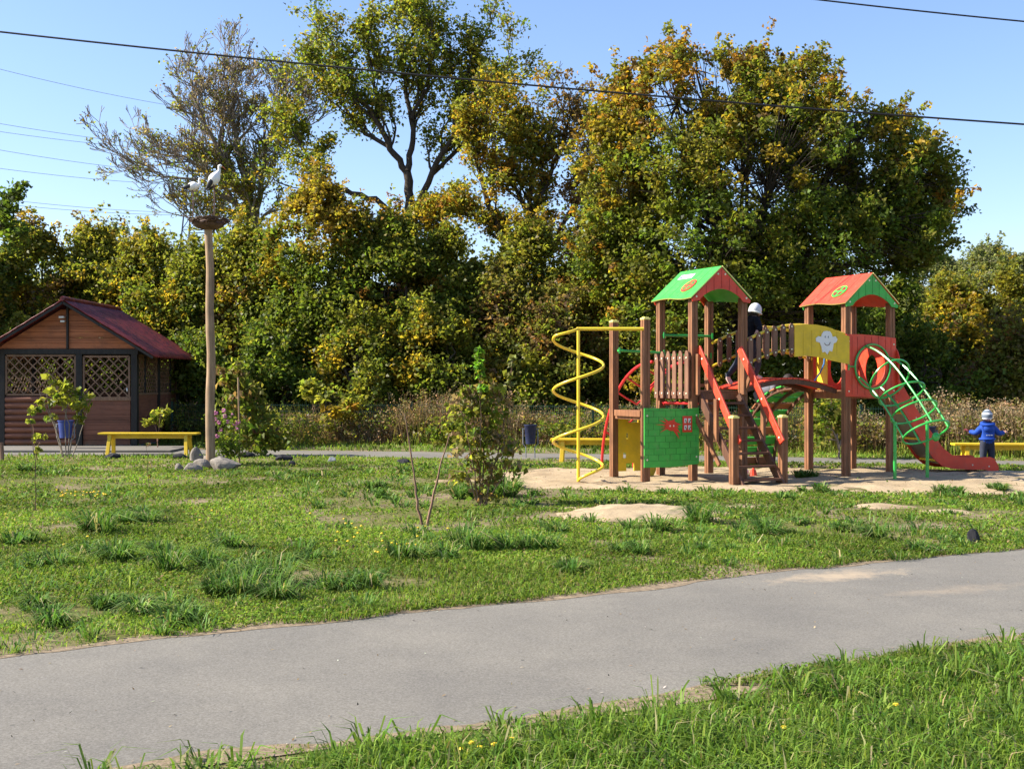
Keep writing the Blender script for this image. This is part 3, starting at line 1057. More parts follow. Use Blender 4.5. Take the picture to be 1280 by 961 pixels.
tag(yp, 'yellow panel with a white smiling shape')
nd = xd.cross(Vector((0, 0, 1)))
m = MB(); gc = o0 + xd * 0.60 + nd * 0.0195 + Vector((0, 0, 2.27))
gh = [(0.0, 0.20), (0.06, 0.195), (0.095, 0.15), (0.11, 0.10), (0.17, 0.11), (0.205, 0.06), (0.18, 0.01), (0.13, -0.01), (0.12, -0.08), (0.10, -0.15), (0.05, -0.13), (0.01, -0.20), (-0.03, -0.15), (-0.08, -0.16), (-0.10, -0.07), (-0.13, 0.0), (-0.20, 0.02), (-0.205, 0.075), (-0.16, 0.11), (-0.10, 0.10), (-0.09, 0.155), (-0.05, 0.195)]
m.plate(gc, xd, (0, 0, 1), gh, 0.012, 0)
q = gc + nd * 0.0125
m.tube([q + xd * x + Vector((0, 0, z)) for x, z in ((-0.045, -0.005), (-0.025, -0.035), (0.01, -0.045), (0.045, -0.03), (0.065, 0.01))], 0.006, 6, 1)
for dx in (-0.03, 0.03):
    m.ellipsoid(q + xd * dx + Vector((0, 0, 0.10)), (0.010, 0.005, 0.018), 2, nu=8, nv=5)
m.build('smiling_cutout', ['white', 'wood_dark', 'grey_stone'], yp)

# second tower: red panel with round opening
m = MB()
a0 = T2U - 0.055; z0, z1 = 1.36, 2.42
out = [(-0.005, z0), (S * .5, z0 - 0.01), (S + 0.11, z0 + 0.02), (S + 0.11, z1 - 0.05), (0.62, z1 - 0.01), (0.3, z1 + 0.005), (0.0, z1)]
m.plate_hole((a0, T2V - 0.06, 0), (1, 0, 0), (0, 0, 1), out, (0.55, 1.87, 0.30, 0.33), 0.018, 0)
for x in (0.12, 0.24, 0.86, 0.98):
    m.box((a0 + x, T2V - 0.0795, 1.89), (0.005, 0.003, 0.98), 1)
for x in (0.40, 0.55, 0.70):
    m.box((a0 + x, T2V - 0.0795, 2.31), (0.005, 0.003, 0.17), 1); m.box((a0 + x, T2V - 0.0795, 1.44), (0.005, 0.003, 0.12), 1)
for (x, z) in ((0.05, z0 + 0.09), (0.05, z1 - 0.12), (S + 0.06, z1 - 0.16), (S + 0.06, z0 + 0.1)):
    m.ellipsoid((a0 + x, T2V - 0.083, z), (0.016, 0.01, 0.016), 2, nu=8, nv=5)
tag(m.build('tower_panel', ['red', 'groove_red', 'bolt'], PLAY), 'red panel with a round opening')
# red back panel with oval opening (seen through the round opening)
m = MB(); m.plate_hole((a0, T2V + S + 0.06, 0), (1, 0, 0), (0, 0, 1), [(0, 1.4), (S + .1, 1.4), (S + .1, 2.3), (0, 2.3)], (0.72, 1.86, 0.14, 0.28), 0.018, 0)
m.build('tower_panel', 'red', PLAY)
m = MB(); m.box((T2U + 0.10, T2V + 0.75, 1.88), (0.02, 0.30, 0.8)); m.build('side_board', 'yellow', PLAY, bevel=0.004)
# slide mouth panel: rounded red hood on the right face
m = MB()
out = [(-0.08, 1.40), (1.06, 1.40), (1.06, 2.25), (0.10, 2.25), (0.02, 2.22), (-0.05, 2.14), (-0.09, 2.04), (-0.08, 1.9)]
m.plate_hole((T2U + S + 0.06, T2V - 0.06, 0), (0, 1, 0), (0, 0, 1), out, (0.60, 1.80, 0.16, 0.29), 0.018, 0)
m.build('slide_hood', 'red', PLAY)

# slide
dS = Vector((math.cos(R(-12)), math.sin(R(-12)), 0)); wS = Vector((-dS.y, dS.x, 0))
s0 = Vector((T2U + S + 0.08, T2V + 0.10, 0))
top = [(0, 1.80), (0.14, 1.72), (0.40, 1.30), (0.62, 0.98), (0.85, 0.66), (1.05, 0.43), (1.22, 0.31), (1.45, 0.265), (1.75, 0.265), (1.98, 0.27), (2.06, 0.24), (2.15, 0.10)]
bot = [(2.15, -0.02), (2.05, -0.04), (1.90, 0.04), (1.55, 0.05), (1.25, 0.065), (1.02, 0.12), (0.85, 0.25), (0.62, 0.56), (0.36, 0.95), (0.10, 1.32), (0, 1.36)]
for k, off in enumerate((0.0, 0.60)):
    m = MB(); m.plate(s0 + wS * off, dS, (0, 0, 1), top + bot, 0.022, 0)
    for (x, z) in ((1.62, 0.13), (1.95, 0.10), (0.5, 0.98)):
        m.ellipsoid(s0 + wS * off + dS * x + Vector((0, 0, z)) - wS * 0.024, (0.014, 0.014, 0.014), 1, nu=8, nv=5)
    if k == 0:
        slide = m.build('slide', ['red', 'bolt'], PLAY)
    else:
        m.build('slide_side', ['red', 'bolt'], slide)
bed = list(reversed([(x, z + 0.07) for x, z in bot[2:]])); bed = [(0, 1.47)] + bed[1:]
m = MB()
vs = []
for (x, z) in bed:
    vs += [s0 + dS * x + wS * 0.03 + Vector((0, 0, z)), s0 + dS * x + wS * 0.57 + Vector((0, 0, z)), s0 + dS * x + wS * 0.03 + Vector((0, 0, z - 0.012)), s0 + dS * x + wS * 0.57 + Vector((0, 0, z - 0.012))]
fs = []
for i in range(len(bed) - 1):
    p, q = 4 * i, 4 * i + 4
    fs += [(p, p + 1, q + 1, q), (p + 2, q + 2, q + 3, p + 3), (p, q, q + 2, p + 2), (p + 1, p + 3, q + 3, q + 1)]
m.add(vs, fs); m.build('slide_bed', 'steel', slide, smooth=True)
for (x, z) in ((0.30, 1.06), (0.62, 0.60), (0.95, 0.22)):
    m = MB(); m.bar(s0 + dS * x + wS * 0.02 + Vector((0, 0, z)), s0 + dS * x + wS * 0.58 + Vector((0, 0, z)), 0.05, 0.035); m.build('crossbar', 'yellow', slide)

# green cage tunnel climber
m = MB(); C0 = Vector((T2U + 0.50, T2V - 0.10, 1.87))
cs, tg = [], []
for i in range(31):
    t = i / 30
    cs.append(C0 + Vector((0.02 * t, -1.22 * t ** 0.92, -1.08 * t ** 1.35)))
for i in range(31):
    d = (cs[min(i + 1, 30)] - cs[max(i - 1, 0)]); d.normalize(); tg.append(d)
tg[0] = Vector((0, -1, 0))
TRX = 0.385


def ring_pt(i, ang):
    tau = R(58) * min(1.0, i / 30 * 1.9)
    d = Vector((0, -math.cos(tau), -math.sin(tau))); r_ = Vector((1, 0, 0))
    u_ = d.cross(r_) if d.cross(r_).z > 0 else r_.cross(d)
    return cs[i] + r_ * (TRX * math.cos(ang)) + u_.normalized() * (TRX * math.sin(ang))


for i in (0, 9, 16, 23, 30):
    m.tube([ring_pt(i, t) for t in np.linspace(0, 2 * PI, 30, endpoint=False)], 0.017, 7, closed=True)
for ang in (25, 115, 205, 295):
    m.tube([ring_pt(i, R(ang)) for i in range(0, 31, 2)], 0.017, 7)
tc = m.build('tunnel_climber', 'green_pipe', PLAY, smooth=True)
for ang, gu, gv in ((205, 3.07, -1.15), (335, 3.77, -1.20)):
    m = MB(); p = ring_pt(25, R(ang)); m.tube([(p.x, p.y, p.z + 0.02), (p.x, p.y, -0.12)], 0.028, 8); m.build('support', 'green_pipe', tc, smooth=True)
m = MB(); p = ring_pt(30, R(335)); m.ellipsoid(p, (0.075, 0.05, 0.075)); m.build('end_plate', 'green_pipe', tc, smooth=True)
for sx in (-1, 1):
    m = MB(); q = ring_pt(0, 0 if sx > 0 else PI); m.tube([q, (q.x + sx * 0.13, q.y + 0.02, q.z)], 0.012, 6); m.box((q.x + sx * 0.12, q.y + 0.03, q.z), (0.03, 0.02, 0.12))
    m.build('bracket', 'green_pipe', tc)

# arched plank climber behind the second tower
m = MB(); AU0, AU1 = 2.58, 3.42
arc = lambda t: (0.78 + 1.55 * math.sin(t), 1.50 * math.cos(t))
for u in (AU0 + 0.03, (AU0 + AU1) / 2, AU1 - 0.03):
    pts = [arc(t) for t in np.linspace(0, PI / 2, 15)]
    for (p, q) in zip(pts[:-1], pts[1:]):
        m.bar((u, p[0], p[1]), (u, q[0], q[1]), 0.035, 0.05, (0, 0.5, 0.5), 1)
for i in range(12):
    t = (i + 0.5) / 12 * PI / 2; v, z = arc(t)
    nrm = Vector((0, math.sin(t) / 1.55, math.cos(t) / 1.5)).normalized()
    c_ = Vector(((AU0 + AU1) / 2, v, z)) + nrm * 0.048
    tv = Vector((0, math.cos(t) * 1.55, -math.sin(t) * 1.5)).normalized()
    rot = Matrix((Vector((1, 0, 0)), tv, Vector((1, 0, 0)).cross(tv))).transposed()
    m.box(c_, (AU1 - AU0 + 0.06, 0.150, 0.024), 2 if i % 3 == 2 else 0, rot)
    for uu in (AU0 - 0.03 - 0.002, AU1 + 0.03):
        m.ellipsoid(c_ + Vector((uu - c_.x + 0.03, 0, 0)) - nrm * 0.02, (0.012, 0.012, 0.012), 3, nu=6, nv=4)
m.build('arch_climber', ['green', 'wood_dark', 'wood_flat', 'bolt'], PLAY)
m = MB(); m.tube([at(1031, 440, 21.0), at(1030, 455, 21.0), at(1025, 466, 21.1), at(1018, 476, 21.1)], 0.014, 6)
m.v = [tuple(loc @ (Vector(v) - Vector((OU, OV, 0)))) for v in m.v]
m.build('rope', 'blue_rope', PLAY)

# ================================================================== BENCHES
def bench(x, y, rz, L, H, label):
    b = thing('bench', (x, y, 0), label, 'bench', rz, 'yellow benches round the playground')
    m = MB(); m.box((0, -0.09, H - 0.02), (L, 0.165, 0.04)); m.box((0, 0.09, H - 0.02), (L, 0.165, 0.04)); m.build('seat', 'yellow', b, bevel=0.006)
    m = MB(); m.bar((-L / 2 + 0.16, 0, H - 0.085), (L / 2 - 0.16, 0, H - 0.085), 0.05, 0.09); m.build('rail', 'yellow', b, bevel=0.005)
    for sx in (-1, 1):
        for sy in (-1, 1):
            m = MB(); m.bar((sx * (L / 2 - 0.25), sy * 0.10, H - 0.05), (sx * (L / 2 - 0.22), sy * 0.20, -0.03), 0.075, 0.06, (0, 1, 0)); m.build('leg', 'yellow', b, bevel=0.005)
    return b


p = at(187, 541, 26.6); bench(p.x, 26.6, R(-2), 2.2, 0.49, 'long yellow bench in front of the brown gazebo')
p = at(757, 547, 24.0); bench(p.x, 24.0, R(-6), 2.2, 0.48, 'yellow bench seen through the yellow spiral climbing pole')
p = at(1266, 554, 23.1); bench(p.x, 23.1, R(-6), 2.25, 0.43, 'yellow bench beside the child in the blue jacket')

# ================================================================== LITTER BINS
def bin_(x, y, mat, sc, label, rz=0.0):
    b = thing('litter_bin', (x, y, 0), label, 'litter bin', rz, 'litter bins')
    m = MB(); n = 20
    prof = [(0.105, 0.30), (0.105, 0.302), (0.135, 0.68), (0.148, 0.69), (0.148, 0.71), (0.125, 0.71), (0.098, 0.32), (0.0, 0.32)]
    vs = [(r_ * math.cos(2 * PI * j / n) * sc, r_ * math.sin(2 * PI * j / n) * sc, z) for r_, z in prof for j in range(n)]
    fs = [(i * n + j, i * n + (j + 1) % n, (i + 1) * n + (j + 1) % n, (i + 1) * n + j) for i in range(len(prof) - 1) for j in range(n)]
    fs.append(tuple(reversed(range(n))))
    m.add(vs, fs); m.build('bin_body', mat, b, smooth=True)
    for sx in (-1, 1):
        m = MB(); m.tube([(sx * 0.165 * sc, 0, 0.62), (sx * 0.165 * sc, 0, 0.30), (sx * 0.10 * sc, 0, 0.24), (sx * 0.10 * sc, 0, -0.05)], 0.014, 6); m.tube([(sx * 0.13 * sc, 0, 0.62), (sx * 0.19 * sc, 0, 0.62)], 0.012, 6)
        m.build('stand_leg', 'grey_stone', b)
    return b


p = at(663, 558, 25.4); bin_(p.x, 25.4, 'bin_blue', 0.95, 'navy blue litter bin on a stand left of the spiral pole')
p = at(82, 552, 28.2); bin_(p.x, 28.2, 'barrel_blue', 1.25, 'blue litter bin in front of the gazebo door behind the sapling')
p = at(1162, 580); bin_(at(1162, 575, 24.3).x, 24.3, 'bin_blue', 0.9, 'litter bin hidden behind the red slide')

# ================================================================== GAZEBO
GX, GY = -10.93, 29.6
GZ = thing('gazebo', (GX, GY, 0), 'brown wooden gazebo with lattice windows and a dark red metal roof', 'gazebo')
HW, DP = 1.63, 3.7


def beam(a, b, w, h, name='beam'):
    m = MB(); m.bar(a, b, w, h); return m.build(name, 'gaz_dark', GZ, bevel=0.005)


for x in (-HW, 0.27, HW):
    beam((x, 0, 0), (x, 0, 2.30), 0.15, 0.15, 'post')
for y in (DP / 2, DP):
    for x in (-HW, HW):
        beam((x, y, 0), (x, y, 2.30), 0.13, 0.13, 'post')
beam((-HW - 0.1, -0.004, 2.36), (HW + 0.1, -0.004, 2.36), 0.16, 0.13)
beam((-HW, DP, 2.36), (HW, DP, 2.36), 0.13, 0.13)
for x in (-HW, HW):
    beam((x, 0.09, 2.362), (x, DP - 0.08, 2.362), 0.13, 0.12)
# gable of horizontal boards in front and back
for y in (-0.03, DP - 0.02):
    m = MB(); nb = 8
    for i in range(nb):
        z0_, z1_ = 2.43 + i * 0.138, 2.43 + (i + 1) * 0.138 - 0.006
        w0 = (3.50 - z0_) / 0.603; w1 = (3.50 - z1_) / 0.603
        w0 = min(w0, HW + 0.08); w1 = min(w1, HW + 0.08)
        if w1 < 0.05:
            continue
        m.plate((0, y, 0), (1, 0, 0), (0, 0, 1), [(-w0, z0_), (w0, z0_), (w1, z1_), (-w1, z1_)], 0.03)
    m.build('gable', 'gaz_gable', GZ, bevel=0.004)
beam((0, -0.075, 2.43), (0, -0.075, 3.45), 0.09, 0.05, 'gable_post')
m = MB(); m.box((-0.11, -0.16, 3.20), (0.12, 0.12, 0.05)); m.box((-0.10, -0.14, 3.10), (0.10, 0.08, 0.05)); m.build('lamp', 'grey_light', GZ, bevel=0.006)


def log_wall(x0, x1, z0, z1, y=0.0, n=8):
    m = MB(); h = (z1 - z0) / n
    for i in range(n):
        m.tube([(x0, y, z0 + h * (i + .5)), (x1, y, z0 + h * (i + .5))], [h * 0.53] * 2, 10)
    return m.build('low_wall', 'gaz_wall', GZ, smooth=True)


log_wall(-HW + 0.08, 0.20, 0.06, 1.26)
m = MB()
for i in range(9):
    m.box((0.94, 0.0, 0.12 + i * 0.125), (1.16, 0.035, 0.120))
door = m.build('door', 'gaz_wall', GZ, bevel=0.003)
m = MB(); m.box((0.94, -0.03, 1.20), (1.2, 0.03, 0.09)); m.build('door_rail', 'lattice', door, bevel=0.004)
m = MB(); m.ellipsoid((1.45, -0.05, 1.42), (0.02, 0.03, 0.05)); m.build('door_handle', 'grey_light', door)


def lattice(a, b, z0, z1, name, parent, pitch=0.16, frame=True):
    """diagonal strips clipped to a rectangle between ground points a and b"""
    a, b = Vector((a[0], a[1], 0)), Vector((b[0], b[1], 0)); d = (b - a); L = d.length; d.normalize(); nrm = Vector((d.y, -d.x, 0))
    m = MB(); H = z1 - z0; st = pitch * math.sqrt(2)
    for lay, sg in ((0, 1), (1, -1)):
        c = -H if sg > 0 else 0
        end = L if sg > 0 else L + H
        while c < end:
            c += st
            pts = []
            # line x = c + z (sg>0) or x = c - z
            for z in (0, H):
                x = c + sg * z
                if 0 <= x <= L: pts.append((x, z))
            for x in (0, L):
                z = (x - c) * sg
                if 0 < z < H: pts.append((x, z))
            if len(pts) >= 2:
                (xa, za), (xb, zb) = pts[0], pts[1]
                off = nrm * (0.010 if lay else -0.004)
                m.bar(a + d * xa + off + Vector((0, 0, z0 + za)), a + d * xb + off + Vector((0, 0, z0 + zb)), 0.03, 0.012, nrm)
    if frame:
        for (p, q) in (((0, 0), (L, 0)), ((0, H), (L, H)), ((0, 0), (0, H)), ((L, 0), (L, H))):
            m.bar(a + d * p[0] + Vector((0, 0, z0 + p[1])) + nrm * 0.004, a + d * q[0] + Vector((0, 0, z0 + q[1])) + nrm * 0.004, 0.045, 0.045, nrm)
    return m.build(name, 'lattice', parent)


lattice((-HW + 0.10, -0.02), (0.17, -0.02), 1.30, 2.26, 'lattice', GZ)
lattice((0.38, -0.02), (1.50, -0.02), 1.22, 2.24, 'lattice', door)
for (a, b) in (((HW, 0.10), (HW, DP / 2 - .07)), ((HW, DP / 2 + .07), (HW, DP - 0.07)), ((-HW, 0.1), (-HW, DP - 0.1))):
    lattice(a, b, 1.32, 2.28, 'lattice', GZ, 0.13)
lattice((HW - .08, DP), (-HW + .08, DP), 1.32, 2.28, 'lattice', GZ, 0.13)
m = MB()
for i in range(4):
    m.box((HW, 0.10 + 0.86 * (i + .5), 0.68), (0.04, 0.84, 1.24))
m.build('low_wall', 'gaz_wall', GZ, bevel=0.004)
m = MB(); m.box((HW + 0.01, DP / 2, 1.31), (0.07, DP - 0.16, 0.045)); m.build('sill', 'lattice', GZ, bevel=0.004)
for i in range(3):
    beam((HW + 0.02, DP * (0.2 + .3 * i), 1.33), (HW + 0.02, DP * (0.2 + .3 * i), 2.29), 0.05, 0.05, 'mullion')
m = MB(); m.box((0, DP, 0.68), (2 * HW - 0.15, 0.04, 1.24)); m.box((-HW, DP / 2, 0.68), (0.04, DP - .15, 1.24)); m.build('low_wall', 'gaz_wall', GZ)
m = MB(); m.box((0, DP / 2, 0.05), (2 * HW, DP, 0.06)); m.build('base', 'grey_stone', GZ)
# table inside
m = MB(); m.box((0, 2.0, 0.78), (1.6, 0.8, 0.05))
for sx in (-.6, .6):
    m.box((sx, 2.0, 0.42), (0.1, 0.6, 0.68))
m.build('table', 'gaz_wall', GZ)
# corrugated roof: waves run down the slope, steps like tile rows
m = MB()
RW, RD = 2.24, 1.37
for sgn in (-1, 1):
    nu_, nv_ = 12, 110
    y0_, y1_ = -0.42, DP + 0.1
    vs, fs = [], []
    nrm = Vector((sgn * RD, 0, RW)).normalized()
    for i in range(nu_ + 1):
        for j in range(nv_ + 1):
            t = i / nu_; y = y0_ + (y1_ - y0_) * j / nv_
            step = 0.018 * (1 - ((t * 6) % 1.0)) if i < nu_ else 0.0
            h = 0.022 * math.cos(2 * PI * y / 0.19) + step
            p = Vector((sgn * RW * t, y, 3.60 - RD * t)) + nrm * h
            vs.append(p)
    for i in range(nu_):
        for j in range(nv_):
            q = i * (nv_ + 1) + j
            f = (q, q + 1, q + nv_ + 2, q + nv_ + 1)
            fs.append(f if sgn < 0 else tuple(reversed(f)))
    m.add(vs, fs)
roof = m.build('roof', 'roof', GZ, smooth=True)
so_ = roof.modifiers.new('sheet', 'SOLIDIFY'); so_.thickness = 0.012; so_.offset = -1
m = MB(); m.tube([(0, -0.44, 3.64), (0, DP + .12, 3.64)], 0.06, 8); m.build('ridge_cap', 'roof', roof, smooth=True)
for sgn in (-1, 1):
    m = MB(); m.bar((0, -0.40, 3.545), (sgn * RW * 0.98, -0.40, 3.545 - RD * 0.98), 0.03, 0.06); m.build('barge_board', 'gaz_dark', roof)

# ================================================================== STORK POLE
PX, PY = at(262, 583, 22.9).x, 22.9
NP = thing('nest_pole', (PX, PY, 0), 'peeled log pole carrying a round twig nest beside the gazebo', 'nest pole')
m = MB()
pp = []
for i in range(13):
    t = i / 12; pp.append((0.03 * math.sin(3.1 * t) - 0.02 * t + 0.012 * math.sin(17 * t), 0, -0.2 + 4.75 * t))
m.tube(pp, [0.092 - 0.016 * i / 12 + random.uniform(-.005, .005) for i in range(13)], 14)
m.build('pole', 'pole', NP, smooth=True)
m = MB()
ncx, ncz = -0.02, 4.52
for i in range(240):
    a0_ = random.uniform(0, 2 * PI); t = random.random()
    r_ = 0.13 + 0.29 * t; z = ncz + 0.02 + 0.19 * t ** 1.2 + random.uniform(-.02, .02)
    da = random.uniform(0.35, 0.9) * (0.4 / max(r_, .15)) * 0.5
    tl = random.uniform(-.03, .03)
    pts = [(ncx + r_ * math.cos(a0_ + da * k), r_ * math.sin(a0_ + da * k), z + tl * (k - 1) + random.uniform(-.01, .01)) for k in (0, 1, 2)]
    m.tube(pts, random.uniform(0.006, 0.013), 5)
m.ellipsoid((ncx, 0, ncz + 0.10), (0.30, 0.30, 0.11), nu=16, nv=8)
nst = m.build('nest', 'nest', NP)


def stork(px, Y, body_y, lean, face, label, neck_up, Z0, sc=0.66):
    w = at(px, body_y, Y)
    o = thing('stork_statue', (w.x, Y, Z0), label, 'stork statue', 0, 'painted storks on the nest')
    o.scale = (sc, sc, sc); hz_ = (w.z - Z0) / sc
    q = Quaternion((0, 1, 0), -lean)          # body axis raised towards the chest
    m = MB()
    ax = [(-0.26, 0.02), (-0.20, 0.055), (-0.10, 0.105), (0.0, 0.125), (0.09, 0.115), (0.16, 0.085), (0.20, 0.06)]
    pts = [q @ Vector((x, 0, 0)) + Vector((0, 0, hz_)) for x, _ in ax]
    nb = pts[-1]
    neck = [nb + Vector((0.035, 0, 0.07)), nb + Vector((0.045, 0, 0.15 * neck_up)), nb + Vector((0.03, 0, 0.24 * neck_up)), nb + Vector((0.035, 0, 0.30 * neck_up)), nb + Vector((0.075, 0, 0.325 * neck_up)), nb + Vector((0.115, 0, 0.315 * neck_up))]
    m.tube(pts + neck, [r_ * 1.28 for _, r_ in ax] + [0.050, 0.040, 0.034, 0.046, 0.046, 0.024], 14)
    hd = neck[-1]
    body = m
    flip = -1 if face < 0 else 1
    def fx(mm):
        mm.v = [(v[0] * flip, v[1], v[2]) for v in mm.v]
        if flip < 0:
            mm.f = [tuple(reversed(f)) for f in mm.f]
        return mm
    fx(body).build('body', 'feather', o, smooth=True)
    m = MB(); m.tube([hd - Vector((0.005, 0, 0.0)), hd + Vector((0.07, 0, -0.06)), hd + Vector((0.12, 0, -0.125))], [0.017, 0.012, 0.003], 8); fx(m).build('beak', 'beak', o, smooth=True)
    for sy in (-1, 1):
        m = MB(); rr_ = q.to_matrix()
        c_ = q @ Vector((-0.15, sy * 0.115, 0.0)) + Vector((0, 0, hz_))
        m.ellipsoid(c_, (0.19, 0.035, 0.075), 0, rr_ @ Matrix.Rotation(R(-6), 3, 'Y'), nu=14, nv=8)
        m.ellipsoid(c_ + q @ Vector((-0.12, 0, -0.01)), (0.12, 0.02, 0.045), 0, rr_, nu=10, nv=6)
        fx(m).build('wing', 'feather_black', o, smooth=True)
        m = MB(); m.tube([(0.0, sy * 0.045, hz_ - 0.09), (0.015, sy * 0.045, hz_ * 0.52), (0.0, sy * 0.045, 0.0)], [0.017, 0.010, 0.009], 7)
        for tx in (-0.4, 0, 0.4):
            m.tube([(0, sy * 0.045, 0.005), (0.06 * math.cos(tx), sy * 0.045 + 0.06 * math.sin(tx), 0.0)], 0.007, 5)
        fx(m).build('leg', 'leg_red', o, smooth=True)
        m = MB(); m.ellipsoid(hd + Vector((-0.02, sy * 0.03, 0.012)), (0.007, 0.006, 0.007), nu=8, nv=5); fx(m).build('eye', 'feather_black', o)
    return o


stork(241, 22.95, 233, R(8), 1, 'crouching lower stork with its black wing tip pointing left', 0.74, 4.66, 0.54)
stork(267.5, 22.8, 224, R(56), 1, 'upright taller stork holding its head high', 0.66, 4.66)

# ================================================================== STONES
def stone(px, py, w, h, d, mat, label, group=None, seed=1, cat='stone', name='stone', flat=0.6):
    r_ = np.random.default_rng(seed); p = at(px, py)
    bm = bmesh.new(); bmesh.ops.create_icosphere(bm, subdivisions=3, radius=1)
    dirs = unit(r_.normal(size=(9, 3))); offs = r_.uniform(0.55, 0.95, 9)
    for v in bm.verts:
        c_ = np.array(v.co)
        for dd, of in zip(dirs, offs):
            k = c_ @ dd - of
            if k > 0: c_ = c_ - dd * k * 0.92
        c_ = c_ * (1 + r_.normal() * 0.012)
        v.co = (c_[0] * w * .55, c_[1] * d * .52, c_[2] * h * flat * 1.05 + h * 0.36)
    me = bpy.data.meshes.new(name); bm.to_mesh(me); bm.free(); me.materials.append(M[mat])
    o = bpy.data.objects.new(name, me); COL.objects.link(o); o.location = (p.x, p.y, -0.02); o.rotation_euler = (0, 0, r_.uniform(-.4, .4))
    return tag(o, label, cat, group)


GS = 'stones heaped round the foot of the nest pole'
stone(281, 587, 0.62, 0.27, 0.45, 'rock', 'large dark faced boulder with pale flat top, right of the nest pole foot', GS, 11)
stone(252, 586, 0.34, 0.22, 0.3, 'rock', 'beige stone leaning against the nest pole front', GS, 12)
stone(246, 578, 0.26, 0.34, 0.25, 'rock', 'pale upright stone left of the nest pole, topmost of the heap', GS, 13)
stone(240, 589, 0.36, 0.20, 0.28, 'rock', 'blackish stone at the front left of the nest pole heap', GS, 14)
stone(224, 588, 0.17, 0.17, 0.18, 'rock', 'small pale stone at the left end of the nest pole heap', GS, 15)
stone(270, 577, 0.5, 0.2, 0.4, 'rock', 'flat stone behind the foot of the nest pole', GS, 16)
stone(303, 590, 0.10, 0.07, 0.09, 'rock', 'small pinkish pebble lying alone in the grass near the pole', None, 17)
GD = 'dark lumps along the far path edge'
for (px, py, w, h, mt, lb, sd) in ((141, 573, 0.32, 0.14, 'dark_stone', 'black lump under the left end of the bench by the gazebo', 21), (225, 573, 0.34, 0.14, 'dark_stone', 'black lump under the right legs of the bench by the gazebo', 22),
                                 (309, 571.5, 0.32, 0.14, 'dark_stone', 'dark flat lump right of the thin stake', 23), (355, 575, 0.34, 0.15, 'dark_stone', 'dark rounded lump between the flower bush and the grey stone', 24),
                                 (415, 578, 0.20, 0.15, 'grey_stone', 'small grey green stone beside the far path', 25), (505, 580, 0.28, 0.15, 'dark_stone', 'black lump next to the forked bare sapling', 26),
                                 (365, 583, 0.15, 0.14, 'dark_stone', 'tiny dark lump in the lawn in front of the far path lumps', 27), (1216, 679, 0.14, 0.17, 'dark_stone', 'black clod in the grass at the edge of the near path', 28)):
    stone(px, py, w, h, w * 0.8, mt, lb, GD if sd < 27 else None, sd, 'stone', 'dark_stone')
# toys left on the sand under the stairs
p = at(946, 596); m = MB()
m.tube([(0, 0, 0), (0.0, 0, 0.10)], [0.07, 0.045], 10, 0); m.tube([(0.0, 0, 0.10), (0.02, 0, 0.17)], [0.03, 0.006], 8, 0); m.ellipsoid((-0.13, 0.02, 0.06), (0.06, 0.05, 0.06), 1, nu=10, nv=6); m.tube([(-0.13, 0.02, 0.1), (-0.15, 0.02, 0.16)], 0.012, 6, 1)
tag(m.build('sand_toy', ['red', 'white'], loc=(p.x, p.y + 0.3, 0.0)), 'small red and white sand toy lying under the stairs', 'toy')
# stakes
def stake(pts, r0, r1, mat, name, label, cat):
    b = pts[0]; m = MB()
    m.tube([p - Vector((b.x, b.y, 0)) for p in pts], list(np.linspace(r0, r1, len(pts))), 7)
    return tag(m.build(name, mat, loc=(b.x, b.y, 0), smooth=True), label, cat)


p = at(3, 575); stake([Vector((p.x, p.y, -.05)), Vector((p.x - .01, p.y, .18)), Vector((p.x - .02, p.y, .36))], 0.045, 0.04, 'twig', 'wooden_stake', 'short wooden stake in front of the gazebo corner', 'stake')
p = at(299, 580); stake([Vector((p.x, p.y, -.05)), Vector((p.x, p.y, .9)), Vector((p.x - .02, p.y, 1.7))], 0.022, 0.016, 'pole', 'support_stake', 'thin pale stake holding the shrub right of the nest pole', 'stake')

# ================================================================== OVERHEAD CABLES
def cable(name, a, b, sag, r_, mat, label, group=None):
    m = MB(); pts = []
    for i in range(25):
        t = i / 24; p = a.lerp(b, t); p.z -= sag * 4 * t * (1 - t); pts.append(p - a)
    m.tube(pts, r_, 6)
    return tag(m.build(name, mat, loc=a), label, 'cable', group)


cable('overhead_cable', at(-260, 10, 21), at(1500, 170, 21), 0.18, 0.017, 'wire', 'thick black cable crossing the whole sky in front of the trees')
cable('overhead_cable', at(860, -20, 21), at(1500, 46, 21), 0.06, 0.014, 'wire', 'short black cable cutting the sky above the big maple')
GP_ = 'thin power lines running to the pylon'
for i, (y0_, y1_, lb) in enumerate(((83, 116, 'uppermost thin power line in the left sky'), (151, 172, 'second thin power line from the top in the left sky'), (161, 178, 'third thin power line, close under the second one'), (184, 205, 'fourth thin power line in the left sky'), (207, 222, 'fifth thin power line, above the lowest pair'), (245, 258, 'sixth thin power line, upper of the lowest pair'), (251, 262, 'lowest thin power line above the trees at left'))):
    k = (y1_ - y0_) / 150
    cable('power_line', at(-220, y0_ - 220 * k - 10, 110), at(250, y0_ + 250 * k, 150), 0.8, 0.026, 'wire_far', lb, GP_)
